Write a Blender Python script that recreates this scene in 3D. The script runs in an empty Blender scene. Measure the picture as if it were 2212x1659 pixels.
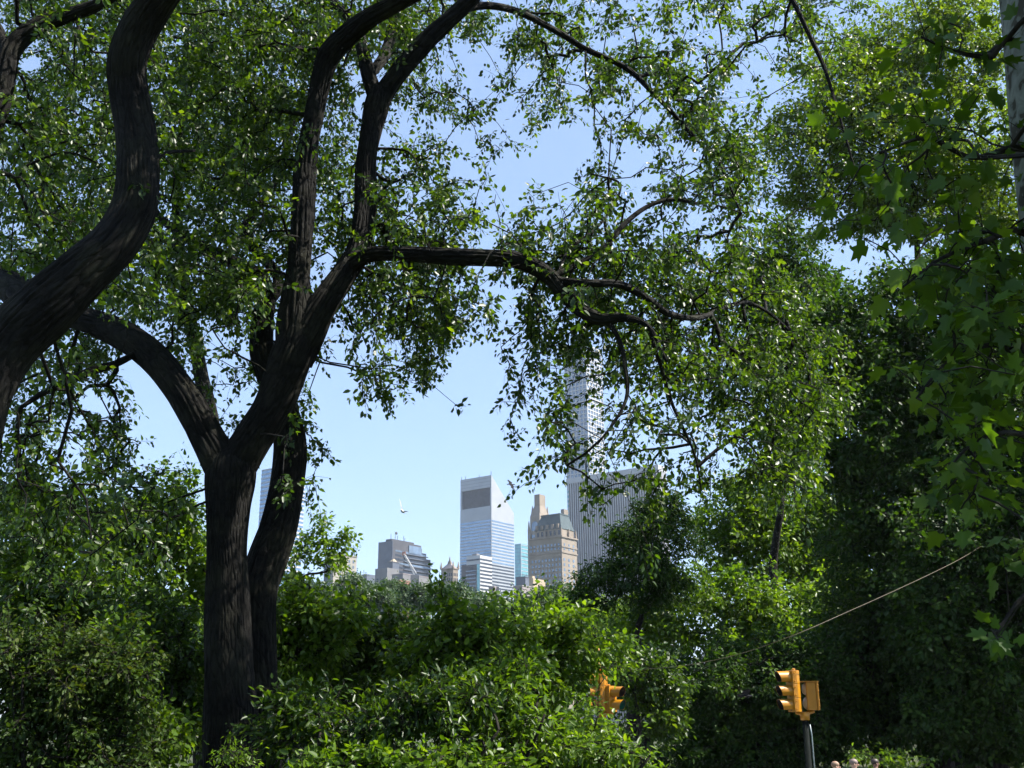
import bpy, math, random
import numpy as np
from mathutils import Vector, Matrix
rng = np.random.default_rng(7)
random.seed(7)
S = bpy.context.scene
COL = S.collection
R = math.radians
# ------------------------------------------------------------------ camera
W, H, F = 2212.0, 1659.0, 2372.0
PITCH = math.atan(730.5 / F)
ROLL = 0.008
CAMZ = 2.6
cp, sp = math.cos(PITCH), math.sin(PITCH)
FW = np.array([0, cp, sp]); R0 = np.array([1.0, 0, 0]); U0 = np.array([0, -sp, cp])
RT = R0 * math.cos(ROLL) - U0 * math.sin(ROLL)
UP = R0 * math.sin(ROLL) + U0 * math.cos(ROLL)
cam = bpy.data.cameras.new('camera'); camo = bpy.data.objects.new('camera', cam); COL.objects.link(camo)
cam.sensor_width = 36; cam.lens = 36 * F / W; cam.clip_start = 0.1; cam.clip_end = 20000
m = Matrix.Identity(4)
for i in range(3):
    m[i][0], m[i][1], m[i][2] = RT[i], UP[i], -FW[i]
m[2][3] = CAMZ
camo.matrix_world = m
S.camera = camo
S.render.resolution_x = 1024; S.render.resolution_y = 768
CAM = np.array([0, 0, CAMZ])

def ray(u, v):
    u = np.asarray(u, float); v = np.asarray(v, float)
    a = (u - W / 2) / F; b = (v - H / 2) / F
    return FW + a[..., None] * RT - b[..., None] * UP
def at(u, v, Y):
    d = ray(u, v); Y = np.asarray(Y, float)
    return CAM + d * (Y / d[..., 1])[..., None]
def ppm(Y):            # metres per photo pixel at forward distance Y (near the horizon)
    return Y / F / 0.96

# ------------------------------------------------------------------ sun, sky
SUN_PHI, SUN_EL = 84.0, 51.0
sv = Vector((math.sin(R(SUN_PHI)) * math.cos(R(SUN_EL)), -math.cos(R(SUN_PHI)) * math.cos(R(SUN_EL)), math.sin(R(SUN_EL))))
w = bpy.data.worlds.new("World"); S.world = w; w.use_nodes = True
nt = w.node_tree; bg = nt.nodes['Background']
sky = nt.nodes.new('ShaderNodeTexSky'); sky.sky_type = 'NISHITA'; sky.sun_disc = False
sky.sun_elevation = R(SUN_EL); sky.sun_rotation = R(180 - SUN_PHI)
sky.air_density = 0.9; sky.dust_density = 0.3; sky.ozone_density = 2.5; sky.altitude = 0
mxs = nt.nodes.new('ShaderNodeMix'); mxs.data_type = 'RGBA'; mxs.inputs[0].default_value = .5; mxs.inputs[7].default_value = (1.65, 2.3, 3.5, 1)   # even summer haze over the clear sky
nt.links.new(sky.outputs[0], mxs.inputs[6]); nt.links.new(mxs.outputs[2], bg.inputs[0]); bg.inputs[1].default_value = 0.112
sl = bpy.data.lights.new('sun', 'SUN'); sl.energy = 5.0; sl.angle = R(0.53); sl.color = (1, 0.95, 0.86)
so = bpy.data.objects.new('sun', sl); COL.objects.link(so); so.rotation_euler = sv.to_track_quat('Z', 'Y').to_euler(); so.location = (30, -10, 60)
S.view_settings.view_transform = 'Standard'; S.view_settings.look = 'None'; S.view_settings.gamma = 1; S.view_settings.exposure = 1.42
S.render.engine = 'CYCLES'
cy = S.cycles
cy.max_bounces = 5; cy.diffuse_bounces = 2; cy.glossy_bounces = 2; cy.transmission_bounces = 3; cy.transparent_max_bounces = 4; cy.volume_bounces = 0
cy.use_denoising = True; cy.caustics_reflective = False; cy.caustics_refractive = False; cy.sample_clamp_indirect = 4
cy.use_adaptive_sampling = True; cy.adaptive_threshold = 0.02

# ------------------------------------------------------------------ materials
def mat(name, base=(.5, .5, .5), rough=.6, metal=0, spec=.5):
    M = bpy.data.materials.new(name); M.use_nodes = True
    p = M.node_tree.nodes['Principled BSDF']
    p.inputs['Base Color'].default_value = (*base, 1); p.inputs['Roughness'].default_value = rough
    p.inputs['Metallic'].default_value = metal; p.inputs['Specular IOR Level'].default_value = spec
    return M
def N(M, t, **kw):
    n = M.node_tree.nodes.new(t)
    for k, v in kw.items(): setattr(n, k, v)
    return n
def L(M, a, b): M.node_tree.links.new(a, b)
def ramp(M, fac, cols):
    r = N(M, 'ShaderNodeValToRGB'); e = r.color_ramp.elements
    while len(e) < len(cols): e.new(0.5)
    for k, (p, c) in enumerate(cols):
        e[k].position = p; e[k].color = (*c, 1)
    L(M, fac, r.inputs[0]); return r
def noisy(name, c0, c1, scale=3.0, rough=.7, metal=0, bump=0, detail=6, stretch=(1, 1, 1), spec=.5, uv=False, p0=.35, p1=.65, bdist=.02):
    M = mat(name, c0, rough, metal, spec); p = M.node_tree.nodes['Principled BSDF']
    tc = N(M, 'ShaderNodeTexCoord'); mp = N(M, 'ShaderNodeMapping'); mp.inputs['Scale'].default_value = stretch
    L(M, tc.outputs['UV' if uv else 'Object'], mp.inputs[0])
    n = N(M, 'ShaderNodeTexNoise'); n.inputs['Scale'].default_value = scale; n.inputs['Detail'].default_value = detail
    L(M, mp.outputs[0], n.inputs['Vector'])
    r = ramp(M, n.outputs['Fac'], [(p0, c0), (p1, c1)]); L(M, r.outputs[0], p.inputs['Base Color'])
    if bump:
        b = N(M, 'ShaderNodeBump'); b.inputs['Strength'].default_value = bump; b.inputs['Distance'].default_value = bdist
        L(M, n.outputs['Fac'], b.inputs['Height']); L(M, b.outputs[0], p.inputs['Normal'])
    return M
def leafmat(name, c0, c1, c2, trans, tfac=.38, rough=.38, spec=.55):
    M = mat(name, c0, rough, 0, spec); nt = M.node_tree; p = nt.nodes['Principled BSDF']; out = nt.nodes['Material Output']
    a = N(M, 'ShaderNodeAttribute', attribute_name='tint')
    r = ramp(M, a.outputs['Fac'], [(0, c0), (.6, c1), (1, c2)]); L(M, r.outputs[0], p.inputs['Base Color'])
    t = N(M, 'ShaderNodeBsdfTranslucent')
    mx = N(M, 'ShaderNodeMix', data_type='RGBA', blend_type='MULTIPLY'); mx.inputs[0].default_value = 1
    L(M, r.outputs[0], mx.inputs[6]); mx.inputs[7].default_value = (*trans, 1); L(M, mx.outputs[2], t.inputs['Color'])
    ms = N(M, 'ShaderNodeMixShader'); ms.inputs[0].default_value = tfac
    L(M, p.outputs[0], ms.inputs[1]); L(M, t.outputs[0], ms.inputs[2]); L(M, ms.outputs[0], out.inputs['Surface'])
    return M
def barkmat(name, c0, c1, c2):
    M = mat(name, c0, .9, 0, .2); p = M.node_tree.nodes['Principled BSDF']
    tc = N(M, 'ShaderNodeTexCoord'); mp = N(M, 'ShaderNodeMapping'); mp.inputs['Scale'].default_value = (24, 6.5, 1)
    L(M, tc.outputs['UV'], mp.inputs[0])
    n = N(M, 'ShaderNodeTexNoise'); n.inputs['Scale'].default_value = 1; n.inputs['Detail'].default_value = 7; n.inputs['Roughness'].default_value = .6
    n.inputs['Distortion'].default_value = .6
    L(M, mp.outputs[0], n.inputs['Vector'])
    v = N(M, 'ShaderNodeTexVoronoi', feature='DISTANCE_TO_EDGE'); v.inputs['Scale'].default_value = .8
    mx0 = N(M, 'ShaderNodeMix', data_type='RGBA'); mx0.inputs[0].default_value = .35
    L(M, mp.outputs[0], mx0.inputs[6]); L(M, n.outputs['Color'], mx0.inputs[7]); L(M, mx0.outputs[2], v.inputs['Vector'])
    n2 = N(M, 'ShaderNodeTexNoise'); n2.inputs['Scale'].default_value = 2.2; n2.inputs['Detail'].default_value = 4
    L(M, tc.outputs['Object'], n2.inputs['Vector'])
    r = ramp(M, n.outputs['Fac'], [(.36, c0), (.62, c1)]); r2 = ramp(M, n2.outputs['Fac'], [(.45, (0, 0, 0)), (.7, (1, 1, 1))])
    mx = N(M, 'ShaderNodeMix', data_type='RGBA'); L(M, r2.outputs[0], mx.inputs[0]); L(M, r.outputs[0], mx.inputs[6]); mx.inputs[7].default_value = (*c2, 1)
    mm = N(M, 'ShaderNodeMix', data_type='RGBA', blend_type='MULTIPLY'); mm.inputs[0].default_value = .8
    rv = ramp(M, v.outputs['Distance'], [(0, (.35, .33, .3)), (.25, (1, 1, 1))])
    L(M, mx.outputs[2], mm.inputs[6]); L(M, rv.outputs[0], mm.inputs[7])
    L(M, mm.outputs[2], p.inputs['Base Color'])
    ad = N(M, 'ShaderNodeMath', operation='ADD'); L(M, n.outputs['Fac'], ad.inputs[0]); L(M, rv.outputs[0], ad.inputs[1])
    b = N(M, 'ShaderNodeBump'); b.inputs['Strength'].default_value = .9; b.inputs['Distance'].default_value = .035
    L(M, ad.outputs[0], b.inputs['Height']); L(M, b.outputs[0], p.inputs['Normal'])
    return M

# ------------------------------------------------------------------ mesh helpers
def raw_mesh(name, V, starts, loops, tint=None, uv=None, smooth=False):
    me = bpy.data.meshes.new(name)
    V = np.ascontiguousarray(V, np.float32)
    me.vertices.add(len(V)); me.vertices.foreach_set('co', V.ravel())
    me.loops.add(len(loops)); me.loops.foreach_set('vertex_index', np.asarray(loops, np.int32))
    me.polygons.add(len(starts)); me.polygons.foreach_set('loop_start', np.asarray(starts, np.int32))
    if smooth: me.polygons.foreach_set('use_smooth', np.ones(len(starts), bool))
    me.update(calc_edges=True)
    if tint is not None:
        a = me.attributes.new('tint', 'FLOAT', 'POINT'); a.data.foreach_set('value', np.asarray(tint, np.float32))
    if uv is not None:
        l = me.uv_layers.new(name='uv'); l.data.foreach_set('uv', np.asarray(uv, np.float32)[np.asarray(loops)].ravel())
    return me
def link(name, me, material=None, parent=None):
    o = bpy.data.objects.new(name, me); COL.objects.link(o)
    if material: me.materials.append(material)
    if parent: o.parent = parent
    return o
def tag(o, label=None, cat=None, group=None, kind=None):
    if label: o['label'] = label
    if cat: o['category'] = cat
    if group: o['group'] = group
    if kind: o['kind'] = kind
    return o
def empty(name, loc, label, cat, group=None, rz=0):
    o = bpy.data.objects.new(name, None); COL.objects.link(o); o.location = [float(c) for c in loc]; o.rotation_euler = (0, 0, rz)
    o.empty_display_size = .2
    return tag(o, label, cat, group)
class MB:
    def __init__(s): s.v = []; s.f = []
    def poly(s, pts, faces):
        k = len(s.v); s.v += [tuple(float(c) for c in p) for p in pts]; s.f += [tuple(i + k for i in f) for f in faces]; return s
    def box(s, x0, x1, y0, y1, z0, z1):
        return s.poly([(x0, y0, z0), (x1, y0, z0), (x1, y1, z0), (x0, y1, z0), (x0, y0, z1), (x1, y0, z1), (x1, y1, z1), (x0, y1, z1)],
                      [(0, 3, 2, 1), (4, 5, 6, 7), (0, 1, 5, 4), (1, 2, 6, 5), (2, 3, 7, 6), (3, 0, 4, 7)])
    def loft(s, rings, cap=True):
        n = len(rings[0]); k = len(rings); pts = [p for r in rings for p in r]
        fs = [(i * n + j, i * n + (j + 1) % n, (i + 1) * n + (j + 1) % n, (i + 1) * n + j) for i in range(k - 1) for j in range(n)]
        if cap: fs += [tuple(range(n))[::-1], tuple(range((k - 1) * n, k * n))]
        return s.poly(pts, fs)
    def frustum(s, r0, z0, r1, z1):   # rects (x0,x1,y0,y1)
        q = lambda r, z: [(r[0], r[2], z), (r[1], r[2], z), (r[1], r[3], z), (r[0], r[3], z)]
        return s.loft([q(r0, z0), q(r1, z1)])
    def tube(s, pts, rad, n=8, cap=True):
        pts = [Vector(p) for p in pts]
        if not isinstance(rad, (list, tuple)): rad = [rad] * len(pts)
        rings = []; up = Vector((0, 0, 1)); prev = None
        for i, p in enumerate(pts):
            d = (pts[min(i + 1, len(pts) - 1)] - pts[max(i - 1, 0)]).normalized()
            a = (prev - d * prev.dot(d)) if prev else (up.cross(d) if abs(d.z) < .95 else Vector((1, 0, 0)).cross(d))
            a.normalize(); b = d.cross(a); prev = a
            rings.append([p + (a * math.cos(t) + b * math.sin(t)) * rad[i] for t in [2 * math.pi * j / n for j in range(n)]])
        return s.loft(rings, cap)
    def ell(s, c, r, nu=12, nv=8):
        rings = []
        for i in range(nv + 1):
            t = math.pi * (i + .02 * (1 if i == 0 else -1 if i == nv else 0)) / nv
            rings.append([(c[0] + r[0] * math.sin(t) * math.cos(a), c[1] + r[1] * math.sin(t) * math.sin(a), c[2] - r[2] * math.cos(t)) for a in [2 * math.pi * j / nu for j in range(nu)]])
        return s.loft(rings)
    def build(s, name, material=None, parent=None, smooth=False, bevel=0):
        me = bpy.data.meshes.new(name); me.from_pydata(s.v, [], s.f)
        if smooth:
            for p in me.polygons: p.use_smooth = True
        o = link(name, me, material, parent)
        if bevel:
            b = o.modifiers.new('bevel', 'BEVEL'); b.width = bevel; b.segments = 2; b.limit_method = 'ANGLE'
        return o

# ------------------------------------------------------------------ ground profile
def ground(x, y):
    x = np.asarray(x, float); y = np.asarray(y, float)
    near = 0.12 + .9 * np.clip((24 - y) / 7, 0, 1) ** 1.3
    far = 0.12 + np.clip((y - 36.3) * .085, 0, 1.1)
    z = np.where(y < 30, near, far)
    z = np.where((y > 26) & (y < 36), -.02, z)
    return z + np.where((y > 60) & (y < 400), .25 * np.sin(x * .05) * np.sin(y * .04), 0)
def gz(x, y): return float(ground(x, y))
# ------------------------------------------------------------------ foliage machinery
ELM = (np.array([(0, 0), (.26, .28), (.25, .6), (0, 1), (-.25, .6), (-.26, .28)]), [[0, 1, 2, 3], [0, 3, 4, 5]])
SMALL = (np.array([(0, 0), (.3, .45), (0, 1), (-.3, .45)]), [[0, 1, 2], [0, 2, 3]])
LANCE = (np.array([(0, 0), (.17, .3), (.14, .65), (0, 1), (-.14, .65), (-.17, .3)]), [[0, 1, 2, 3], [0, 3, 4, 5]])
PLANE = (np.array([(0, 0), (.2, -.1), (.52, .2), (.3, .33), (.48, .7), (.19, .62), (0, 1), (-.19, .62), (-.48, .7), (-.3, .33), (-.52, .2), (-.2, -.1)]),
         [[0, 1, 2, 3, 4, 5, 6], [0, 6, 7, 8, 9, 10, 11]])
def nrm(a): return a / np.maximum(np.linalg.norm(a, axis=-1, keepdims=True), 1e-9)
def leaf_arrays(P, D, Nn, size, tint, tpl, fold=.25, curl=.12):
    T, halves = tpl; n = len(P); k = len(T)
    D = nrm(D); Nn = nrm(Nn - D * (Nn * D).sum(1, keepdims=True)); Sd = np.cross(D, Nn)
    x = T[:, 0][None, :, None]; y = T[:, 1][None, :, None]
    V = P[:, None] + size[:, None, None] * (Sd[:, None] * x + D[:, None] * y + Nn[:, None] * ((fold * (.4 + 1.2 * np.random.default_rng(n).random((n, 1, 1)))) * np.abs(x) - curl * (.2 + 1.8 * np.random.default_rng(n + 1).random((n, 1, 1))) * y * y))
    loops = np.concatenate([np.array(h) for h in halves]); st = np.cumsum([0] + [len(h) for h in halves[:-1]])
    loops = (loops[None] + (np.arange(n) * k)[:, None]).ravel()
    starts = (st[None] + (np.arange(n) * sum(len(h) for h in halves))[:, None]).ravel()
    return V.reshape(-1, 3), starts, loops, np.repeat(tint, k)
def grow(sk, pts, alpha=.25, uppen=.35):
    n = len(pts); cost = np.empty(n); par = np.empty(n, int); D0 = np.empty(n)
    for i in range(0, n, 500):
        d = np.linalg.norm(pts[i:i + 500, None] - sk[None], axis=2)
        j = d.argmin(1); dm = d[np.arange(len(j)), j]; par[i:i + 500] = -1 - j; cost[i:i + 500] = dm
    path = np.zeros(n); used = np.zeros(n, bool); order = np.empty(n, int)
    for k in range(n):
        i = int(np.argmin(np.where(used, 1e9, cost))); used[i] = True; order[k] = i
        pp = sk[-1 - par[i]] if par[i] < 0 else pts[par[i]]
        dd = np.linalg.norm(pts[i] - pp); path[i] = (0 if par[i] < 0 else path[par[i]]) + dd
        d = pts - pts[i]
        c = np.sqrt((d * d).sum(1)) + uppen * np.maximum(d[:, 2], 0) + alpha * path[i]
        b = (c < cost) & ~used; cost[b] = c[b]; par[b] = i
    cnt = np.ones(n)
    for i in order[::-1]:
        if par[i] >= 0: cnt[par[i]] += cnt[i]
    PP = np.where((par < 0)[:, None], sk[np.where(par < 0, -1 - par, 0)], pts[np.where(par < 0, 0, par)])
    return PP, cnt, par
def stick_arrays(A, B, ra, rb, sides=4, arch=.08, seed=1):
    g = np.random.default_rng(seed); n = len(A); D = nrm(B - A); ln = np.linalg.norm(B - A, axis=1, keepdims=True)
    M_ = (A + B) / 2 + ln * (g.normal(0, .07, (n, 3)) + np.array([0, 0, arch]))
    ref = np.where(np.abs(D[:, 2:]) > .9, np.array([[1.0, 0, 0]]), np.array([[0, 0, 1.0]]))
    X = nrm(np.cross(D, ref)); Y = np.cross(D, X)
    t = 2 * np.pi * np.arange(sides) / sides
    ring = X[:, None] * np.cos(t)[None, :, None] + Y[:, None] * np.sin(t)[None, :, None]
    rm = (ra + rb) / 2
    V = np.stack([A[:, None] + ring * ra[:, None, None], M_[:, None] + ring * rm[:, None, None], B[:, None] + ring * rb[:, None, None]], 1).reshape(-1, 3)
    q = []
    for r_ in range(2):
        for j in range(sides):
            q.append([r_ * sides + j, r_ * sides + (j + 1) % sides, (r_ + 1) * sides + (j + 1) % sides, (r_ + 1) * sides + j])
    q = np.array(q); loops = (q[None] + (np.arange(n) * 3 * sides)[:, None, None]).ravel()
    starts = np.arange(n * len(q)) * 4
    return V, starts, loops
def spray(C, PP, K, Ls, size, droop=.4, leafdroop=.4, upn=.5, seed=1, tint=None, spread=.2, tpl=ELM, fold=.25, curl=.12):
    """leafy twigs: K leaves set alternately along a short axis at each centre."""
    g = np.random.default_rng(seed); n = len(C)
    ax = nrm(nrm(C - PP) * (1 - droop) + np.array([0, 0, -droop]) + g.normal(0, .35, (n, 3)))
    sd = nrm(np.cross(ax, g.normal(0, 1, (n, 3)) + np.array([0, 0, 1.2])))
    t = (np.arange(K) / max(K - 1, 1) - .5)[None] + g.normal(0, .06, (n, K))
    Lv = Ls * g.uniform(.7, 1.3, (n, 1))
    sgn = np.where(np.arange(K) % 2, 1.0, -1.0)[None, :, None]
    off = np.abs(g.normal(.35, .35, (n, K, 1))) * spread * Lv[..., None]
    sv_ = nrm(sd[:, None] * sgn + g.normal(0, .35, (n, K, 3)))
    P = C[:, None] + ax[:, None] * (t * Lv)[..., None] + sv_ * off
    D = ax[:, None] * .45 + sv_ * .75 + np.array([0, 0, -leafdroop]) + g.normal(0, .3, (n, K, 3))
    Nn = np.array([0, 0, upn]) + g.normal(0, .55, (n, K, 3)) + 1e-3
    sz = size * g.uniform(.5, 1.35, (n, K)) * (1 - .25 * np.abs(t))
    base = g.uniform(0, 1, (n, 1)) if tint is None else tint[:, None]
    tt = np.clip(base * .6 + g.uniform(0, .4, (n, K)), 0, 1)
    tw = (C - ax * Lv * .5, C + ax * Lv * .5)
    return leaf_arrays(P.reshape(-1, 3), D.reshape(-1, 3), Nn.reshape(-1, 3), sz.ravel(), tt.ravel(), tpl, fold, curl), tw
def crown(root, C, sk, K, Ls, size, lm, bm, seed, r0=.0035, rmax=.12, twigs=True, alpha=.25, uppen=.35, sides=4, **kw):
    base = np.array(root.location)
    PP, cnt, par = grow(sk, C, alpha, uppen)
    (V, st, lp, ti), (ta, tb) = spray(C, PP, K, Ls, size, seed=seed, **kw)
    f = link('crown', raw_mesh('crown', V - base, st, lp, ti), lm, root)
    r = np.minimum(r0 * np.sqrt(cnt + .5), rmax)
    rp = np.where(par < 0, r * 1.1, np.minimum(r0 * np.sqrt(cnt[np.where(par < 0, 0, par)] + .5), r * 1.5))
    A, B, ra, rb = PP, C, rp, r
    if twigs:
        A = np.concatenate([A, ta]); B = np.concatenate([B, tb]); ra = np.concatenate([ra, np.full(len(ta), r0)]); rb = np.concatenate([rb, np.full(len(ta), r0 * .5)])
    V, st, lp = stick_arrays(A, B, ra, rb, sides, seed=seed)
    link('branchwork', raw_mesh('branchwork', V - base, st, lp, uv=np.stack([V[:, 0] * .3, V[:, 2]], 1), smooth=True), bm, root)
    return f
def spline(pts, step):
    """Catmull-Rom through rows (x,y,z,r), resampled about every step metres."""
    P = np.array(pts, float); P = np.vstack([2 * P[0] - P[1], P, 2 * P[-1] - P[-2]]); out = []
    for i in range(1, len(P) - 2):
        a, b, c, d = P[i - 1:i + 3]; n = max(2, int(np.linalg.norm((c - b)[:3]) / step))
        for t in np.arange(n) / n:
            out.append(.5 * (2 * b + (c - a) * t + (2 * a - 5 * b + 4 * c - d) * t * t + (3 * b - a - 3 * c + d) * t ** 3))
    out.append(P[-2]); return np.array(out)
def limb_mesh(name, S_, sides, bm, root, rough=.05, seed=0, ridge=True):
    g = np.random.default_rng(seed); base = np.array(root.location)
    n = len(S_); P = S_[:, :3]; r = np.maximum(S_[:, 3], .004)
    T = nrm(np.gradient(P, axis=0)); X = np.empty((n, 3)); x = np.array([0, 1.0, 0]); 
    for i in range(n):
        x = x - T[i] * (x @ T[i]); x = x / max(np.linalg.norm(x), 1e-6); X[i] = x
    Y = np.cross(T, X); s = np.concatenate([[0], np.cumsum(np.linalg.norm(np.diff(P, axis=0), axis=1))])
    th = 2 * np.pi * np.arange(sides) / sides
    d = np.zeros((n, sides))
    for k in range(4):
        a, b_, c_ = g.integers(1, 4), g.uniform(.8, 3.5), g.uniform(0, 6.3); d += g.normal(0, .5) * rough * np.sin(a * th[None] + b_ * s[:, None] + c_)
    rm = r.mean()
    if ridge and rm > .06:
        nr = max(6, int(2 * np.pi * rm / .055))
        wob = sum(g.normal(0, .5) * np.sin(g.uniform(2, 9) * s + g.uniform(0, 6)) for _ in range(4))
        wt = sum(g.normal(0, .5) * np.sin(k * th + g.uniform(0, 6)) for k in range(1, 6))
        ph = nr * th[None] + .9 * wob[:, None] + 1.2 * wt[None] * np.sin(3.1 * s[:, None] + 2 * th[None])
        d += (np.abs(np.sin(ph / 2)) - .6) * .022 / rm * (.7 + .6 * np.sin(4.3 * s[:, None] + 5 * th[None] + wt[None] * 2))
    V = P[:, None] + (X[:, None] * np.cos(th)[None, :, None] + Y[:, None] * np.sin(th)[None, :, None]) * (r[:, None] * (1 + d))[..., None]
    i = np.arange(n - 1)[:, None]; j = np.arange(sides)[None]; j2 = (j + 1) % sides
    q = np.stack([i * sides + j, i * sides + j2, (i + 1) * sides + j2, (i + 1) * sides + j], -1).reshape(-1, 4)
    loops = np.concatenate([q.ravel(), np.arange((n - 1) * sides, n * sides)]); starts = np.concatenate([np.arange(len(q)) * 4, [len(q) * 4]])
    tri = np.minimum(th, 2 * np.pi - th) 
    uv = np.stack([np.broadcast_to(tri[None] * rm, (n, sides)), np.broadcast_to(s[:, None] + g.uniform(0, 9), (n, sides))], -1).reshape(-1, 2)
    return link(name, raw_mesh(name, V.reshape(-1, 3) - base, starts, loops, uv=uv, smooth=True), bm, root)
def px_path(rows):   # rows (u, v, radius px, Y) -> (x,y,z,r)
    a = np.array(rows, float); P = at(a[:, 0], a[:, 1], a[:, 3]); dep = (P - CAM) @ FW
    return np.column_stack([P, a[:, 2] * dep / F])
def clip_path(rows, spread=.3): pass
# ------------------------------------------------------------------ foliage and bark materials
M_elm = leafmat('elm_leaf', (.014, .034, .006), (.036, .078, .009), (.1, .158, .016), (2.3, 2.1, .35), .48, .4, .5)
M_olive = leafmat('olive_leaf', (.04, .08, .01), (.09, .145, .014), (.15, .2, .025), (2.0, 1.95, .4), .5, .42, .45)
M_bright = leafmat('bright_leaf', (.03, .07, .006), (.085, .155, .013), (.15, .22, .025), (2.0, 1.95, .35), .5, .42, .45)
M_dark = leafmat('dark_leaf', (.012, .032, .006), (.028, .064, .01), (.075, .13, .016), (1.9, 1.9, .4), .4, .5, .22)  # lightest tint set bright so some clumps look sunlit
M_rust = leafmat('rusty_leaf', (.022, .045, .008), (.042, .078, .012), (.085, .095, .02), (1.7, 1.6, .5), .4, .5, .22)
M_plane = leafmat('plane_leaf', (.022, .055, .006), (.05, .105, .01), (.1, .16, .016), (2.3, 2.1, .25), .42, .5, .3)
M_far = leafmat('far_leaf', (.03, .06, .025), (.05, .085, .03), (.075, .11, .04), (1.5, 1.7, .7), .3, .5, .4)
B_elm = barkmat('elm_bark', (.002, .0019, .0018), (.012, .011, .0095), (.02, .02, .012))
B_grey = barkmat('grey_bark', (.008, .007, .006), (.035, .03, .024), (.04, .038, .028))
def planebark():
    M = mat('plane_bark', (.3, .32, .27), .8, 0, .2); p = M.node_tree.nodes['Principled BSDF']
    tc = N(M, 'ShaderNodeTexCoord'); mp = N(M, 'ShaderNodeMapping'); mp.inputs['Scale'].default_value = (9, 9, 5)
    L(M, tc.outputs['Object'], mp.inputs[0])
    n = N(M, 'ShaderNodeTexNoise'); n.inputs['Scale'].default_value = 1; n.inputs['Detail'].default_value = 3; n.inputs['Distortion'].default_value = 1.2
    L(M, mp.outputs[0], n.inputs['Vector'])
    r = ramp(M, n.outputs['Fac'], [(.3, (.06, .055, .04)), (.42, (.07, .065, .05)), (.46, (.15, .16, .13)), (.6, (.22, .235, .2)), (.75, (.28, .28, .25))])
    L(M, r.outputs[0], p.inputs['Base Color'])
    b = N(M, 'ShaderNodeBump'); b.inputs['Strength'].default_value = .4; L(M, n.outputs['Fac'], b.inputs['Height']); L(M, b.outputs[0], p.inputs['Normal'])
    return M
B_plane = planebark()

# ------------------------------------------------------------------ ground, road, kerbs, grass
xs = np.concatenate([-np.geomspace(4000, 60, 24), np.linspace(-56, 56, 113), np.geomspace(60, 4000, 24)])
ys = np.concatenate([-np.geomspace(600, 12, 10), np.linspace(-10, 90, 201), np.geomspace(94, 6000, 40)])
gx, gy = np.meshgrid(xs, ys); gzv = ground(gx, gy) + np.where((gy < 24) | (gy > 38), .04 * np.sin(gx * 1.3 + gy) * np.sin(gy * .9), 0)
V = np.stack([gx, gy, gzv], -1).reshape(-1, 3); nx, ny = len(xs), len(ys)
i = np.arange(ny - 1)[:, None]; j = np.arange(nx - 1)[None]
q = np.stack([i * nx + j, i * nx + j + 1, (i + 1) * nx + j + 1, (i + 1) * nx + j], -1).reshape(-1, 4)
M_ground = noisy('ground_soil_grass', (.03, .05, .015), (.06, .055, .03), .8, .95, bump=.5, p0=.4, p1=.7)
tag(link('ground', raw_mesh('ground', V, np.arange(len(q)) * 4, q.ravel(), smooth=True), M_ground), kind='structure')
M_asph = noisy('asphalt', (.04, .04, .042), (.065, .065, .065), 30, .9, bump=.2)
tag(MB().box(-80, 80, 26.15, 35.85, -.2, 0).build('road', M_asph), kind='structure')
M_conc = noisy('kerb_stone', (.25, .24, .22), (.36, .35, .33), 4, .85, bump=.2)
kb = MB(); [kb.box(-80 + 2 * k, -78.01 + 2 * k, a, a + .15, -.2, .125) for k in range(80) for a in (26, 35.85)]
tag(kb.build('kerb', M_conc), kind='structure')
M_paint = noisy('road_paint', (.6, .6, .56), (.75, .75, .72), 12, .8)
rm_ = MB(); [rm_.box(-60 + 6 * k, -57 + 6 * k, 30.95, 31.07, .001, .005) for k in range(20)]
[rm_.box(4.2 + .9 * k, 4.65 + .9 * k, 26.6, 30.4, .001, .005) for k in range(4)]
tag(rm_.build('road_marking', M_paint), kind='structure')
g = np.random.default_rng(3); n = 26000
P = np.column_stack([g.uniform(6, 34, n), g.uniform(36.4, 54, n), np.zeros(n)]); P[:, 2] = ground(P[:, 0], P[:, 1])
D = g.normal(0, .35, (n, 3)) + np.array([0, 0, 1.0])
V, st, lp, ti = leaf_arrays(P, D, g.normal(0, 1, (n, 3)), g.uniform(.1, .22, n), g.uniform(0, 1, n), (np.array([(-.06, 0), (.06, 0), (0, 1)]), [[0, 1, 2]]), 0, .2)
tag(link('grass', raw_mesh('grass', V, st, lp, ti), M_bright), 'strip of short grass on the bank beyond the park road', 'grass', kind='stuff')

# ------------------------------------------------------------------ the near elms: how leafy each part of the crown is (0-9)
C0 = "54677767777657 56677677777767 64556777777788 64556777777888 55666777777778 66777777777778 77777777777778 77767767777787 76666777777787 66776776777788 54645667777678 57665657777767 66766777777756 66767677776767 55500034888778 34200466678888 03335666657888 00056656667768 02466565676455 04677643776325 26646630206535 65346540401333 76556500000123 67632654000431 67653676000255 77774777220000 78764677340000 77875677550000 66766666530000 66755566420000 55544455310000 44433333200000".split()
C1 = "88875678864688 88867778853567 88876767731466 88887667753566 88876566665556 88866442366335 88765330466643 88754332556462 77743346664154 66754546532031 67756667776200 56656678877642 76667888887766 77667888887646 75546788885533 64546788886544 43546788888653 33336565488725 33344556687314 22241665774313 11310765672104 11400215420205 11540002200205 00640000000005 20430000000004 10410000000000 20420000000000 10430000000000".split()
C2 = "88655536656725 77755306655716 67765447765625 56756887553634 44525656886543 55634602698555 65641611698635 53430646057982 42210620407895 43025400467882 31156514686783 55256656876673 78577764763564 88778665786675".split()
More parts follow.
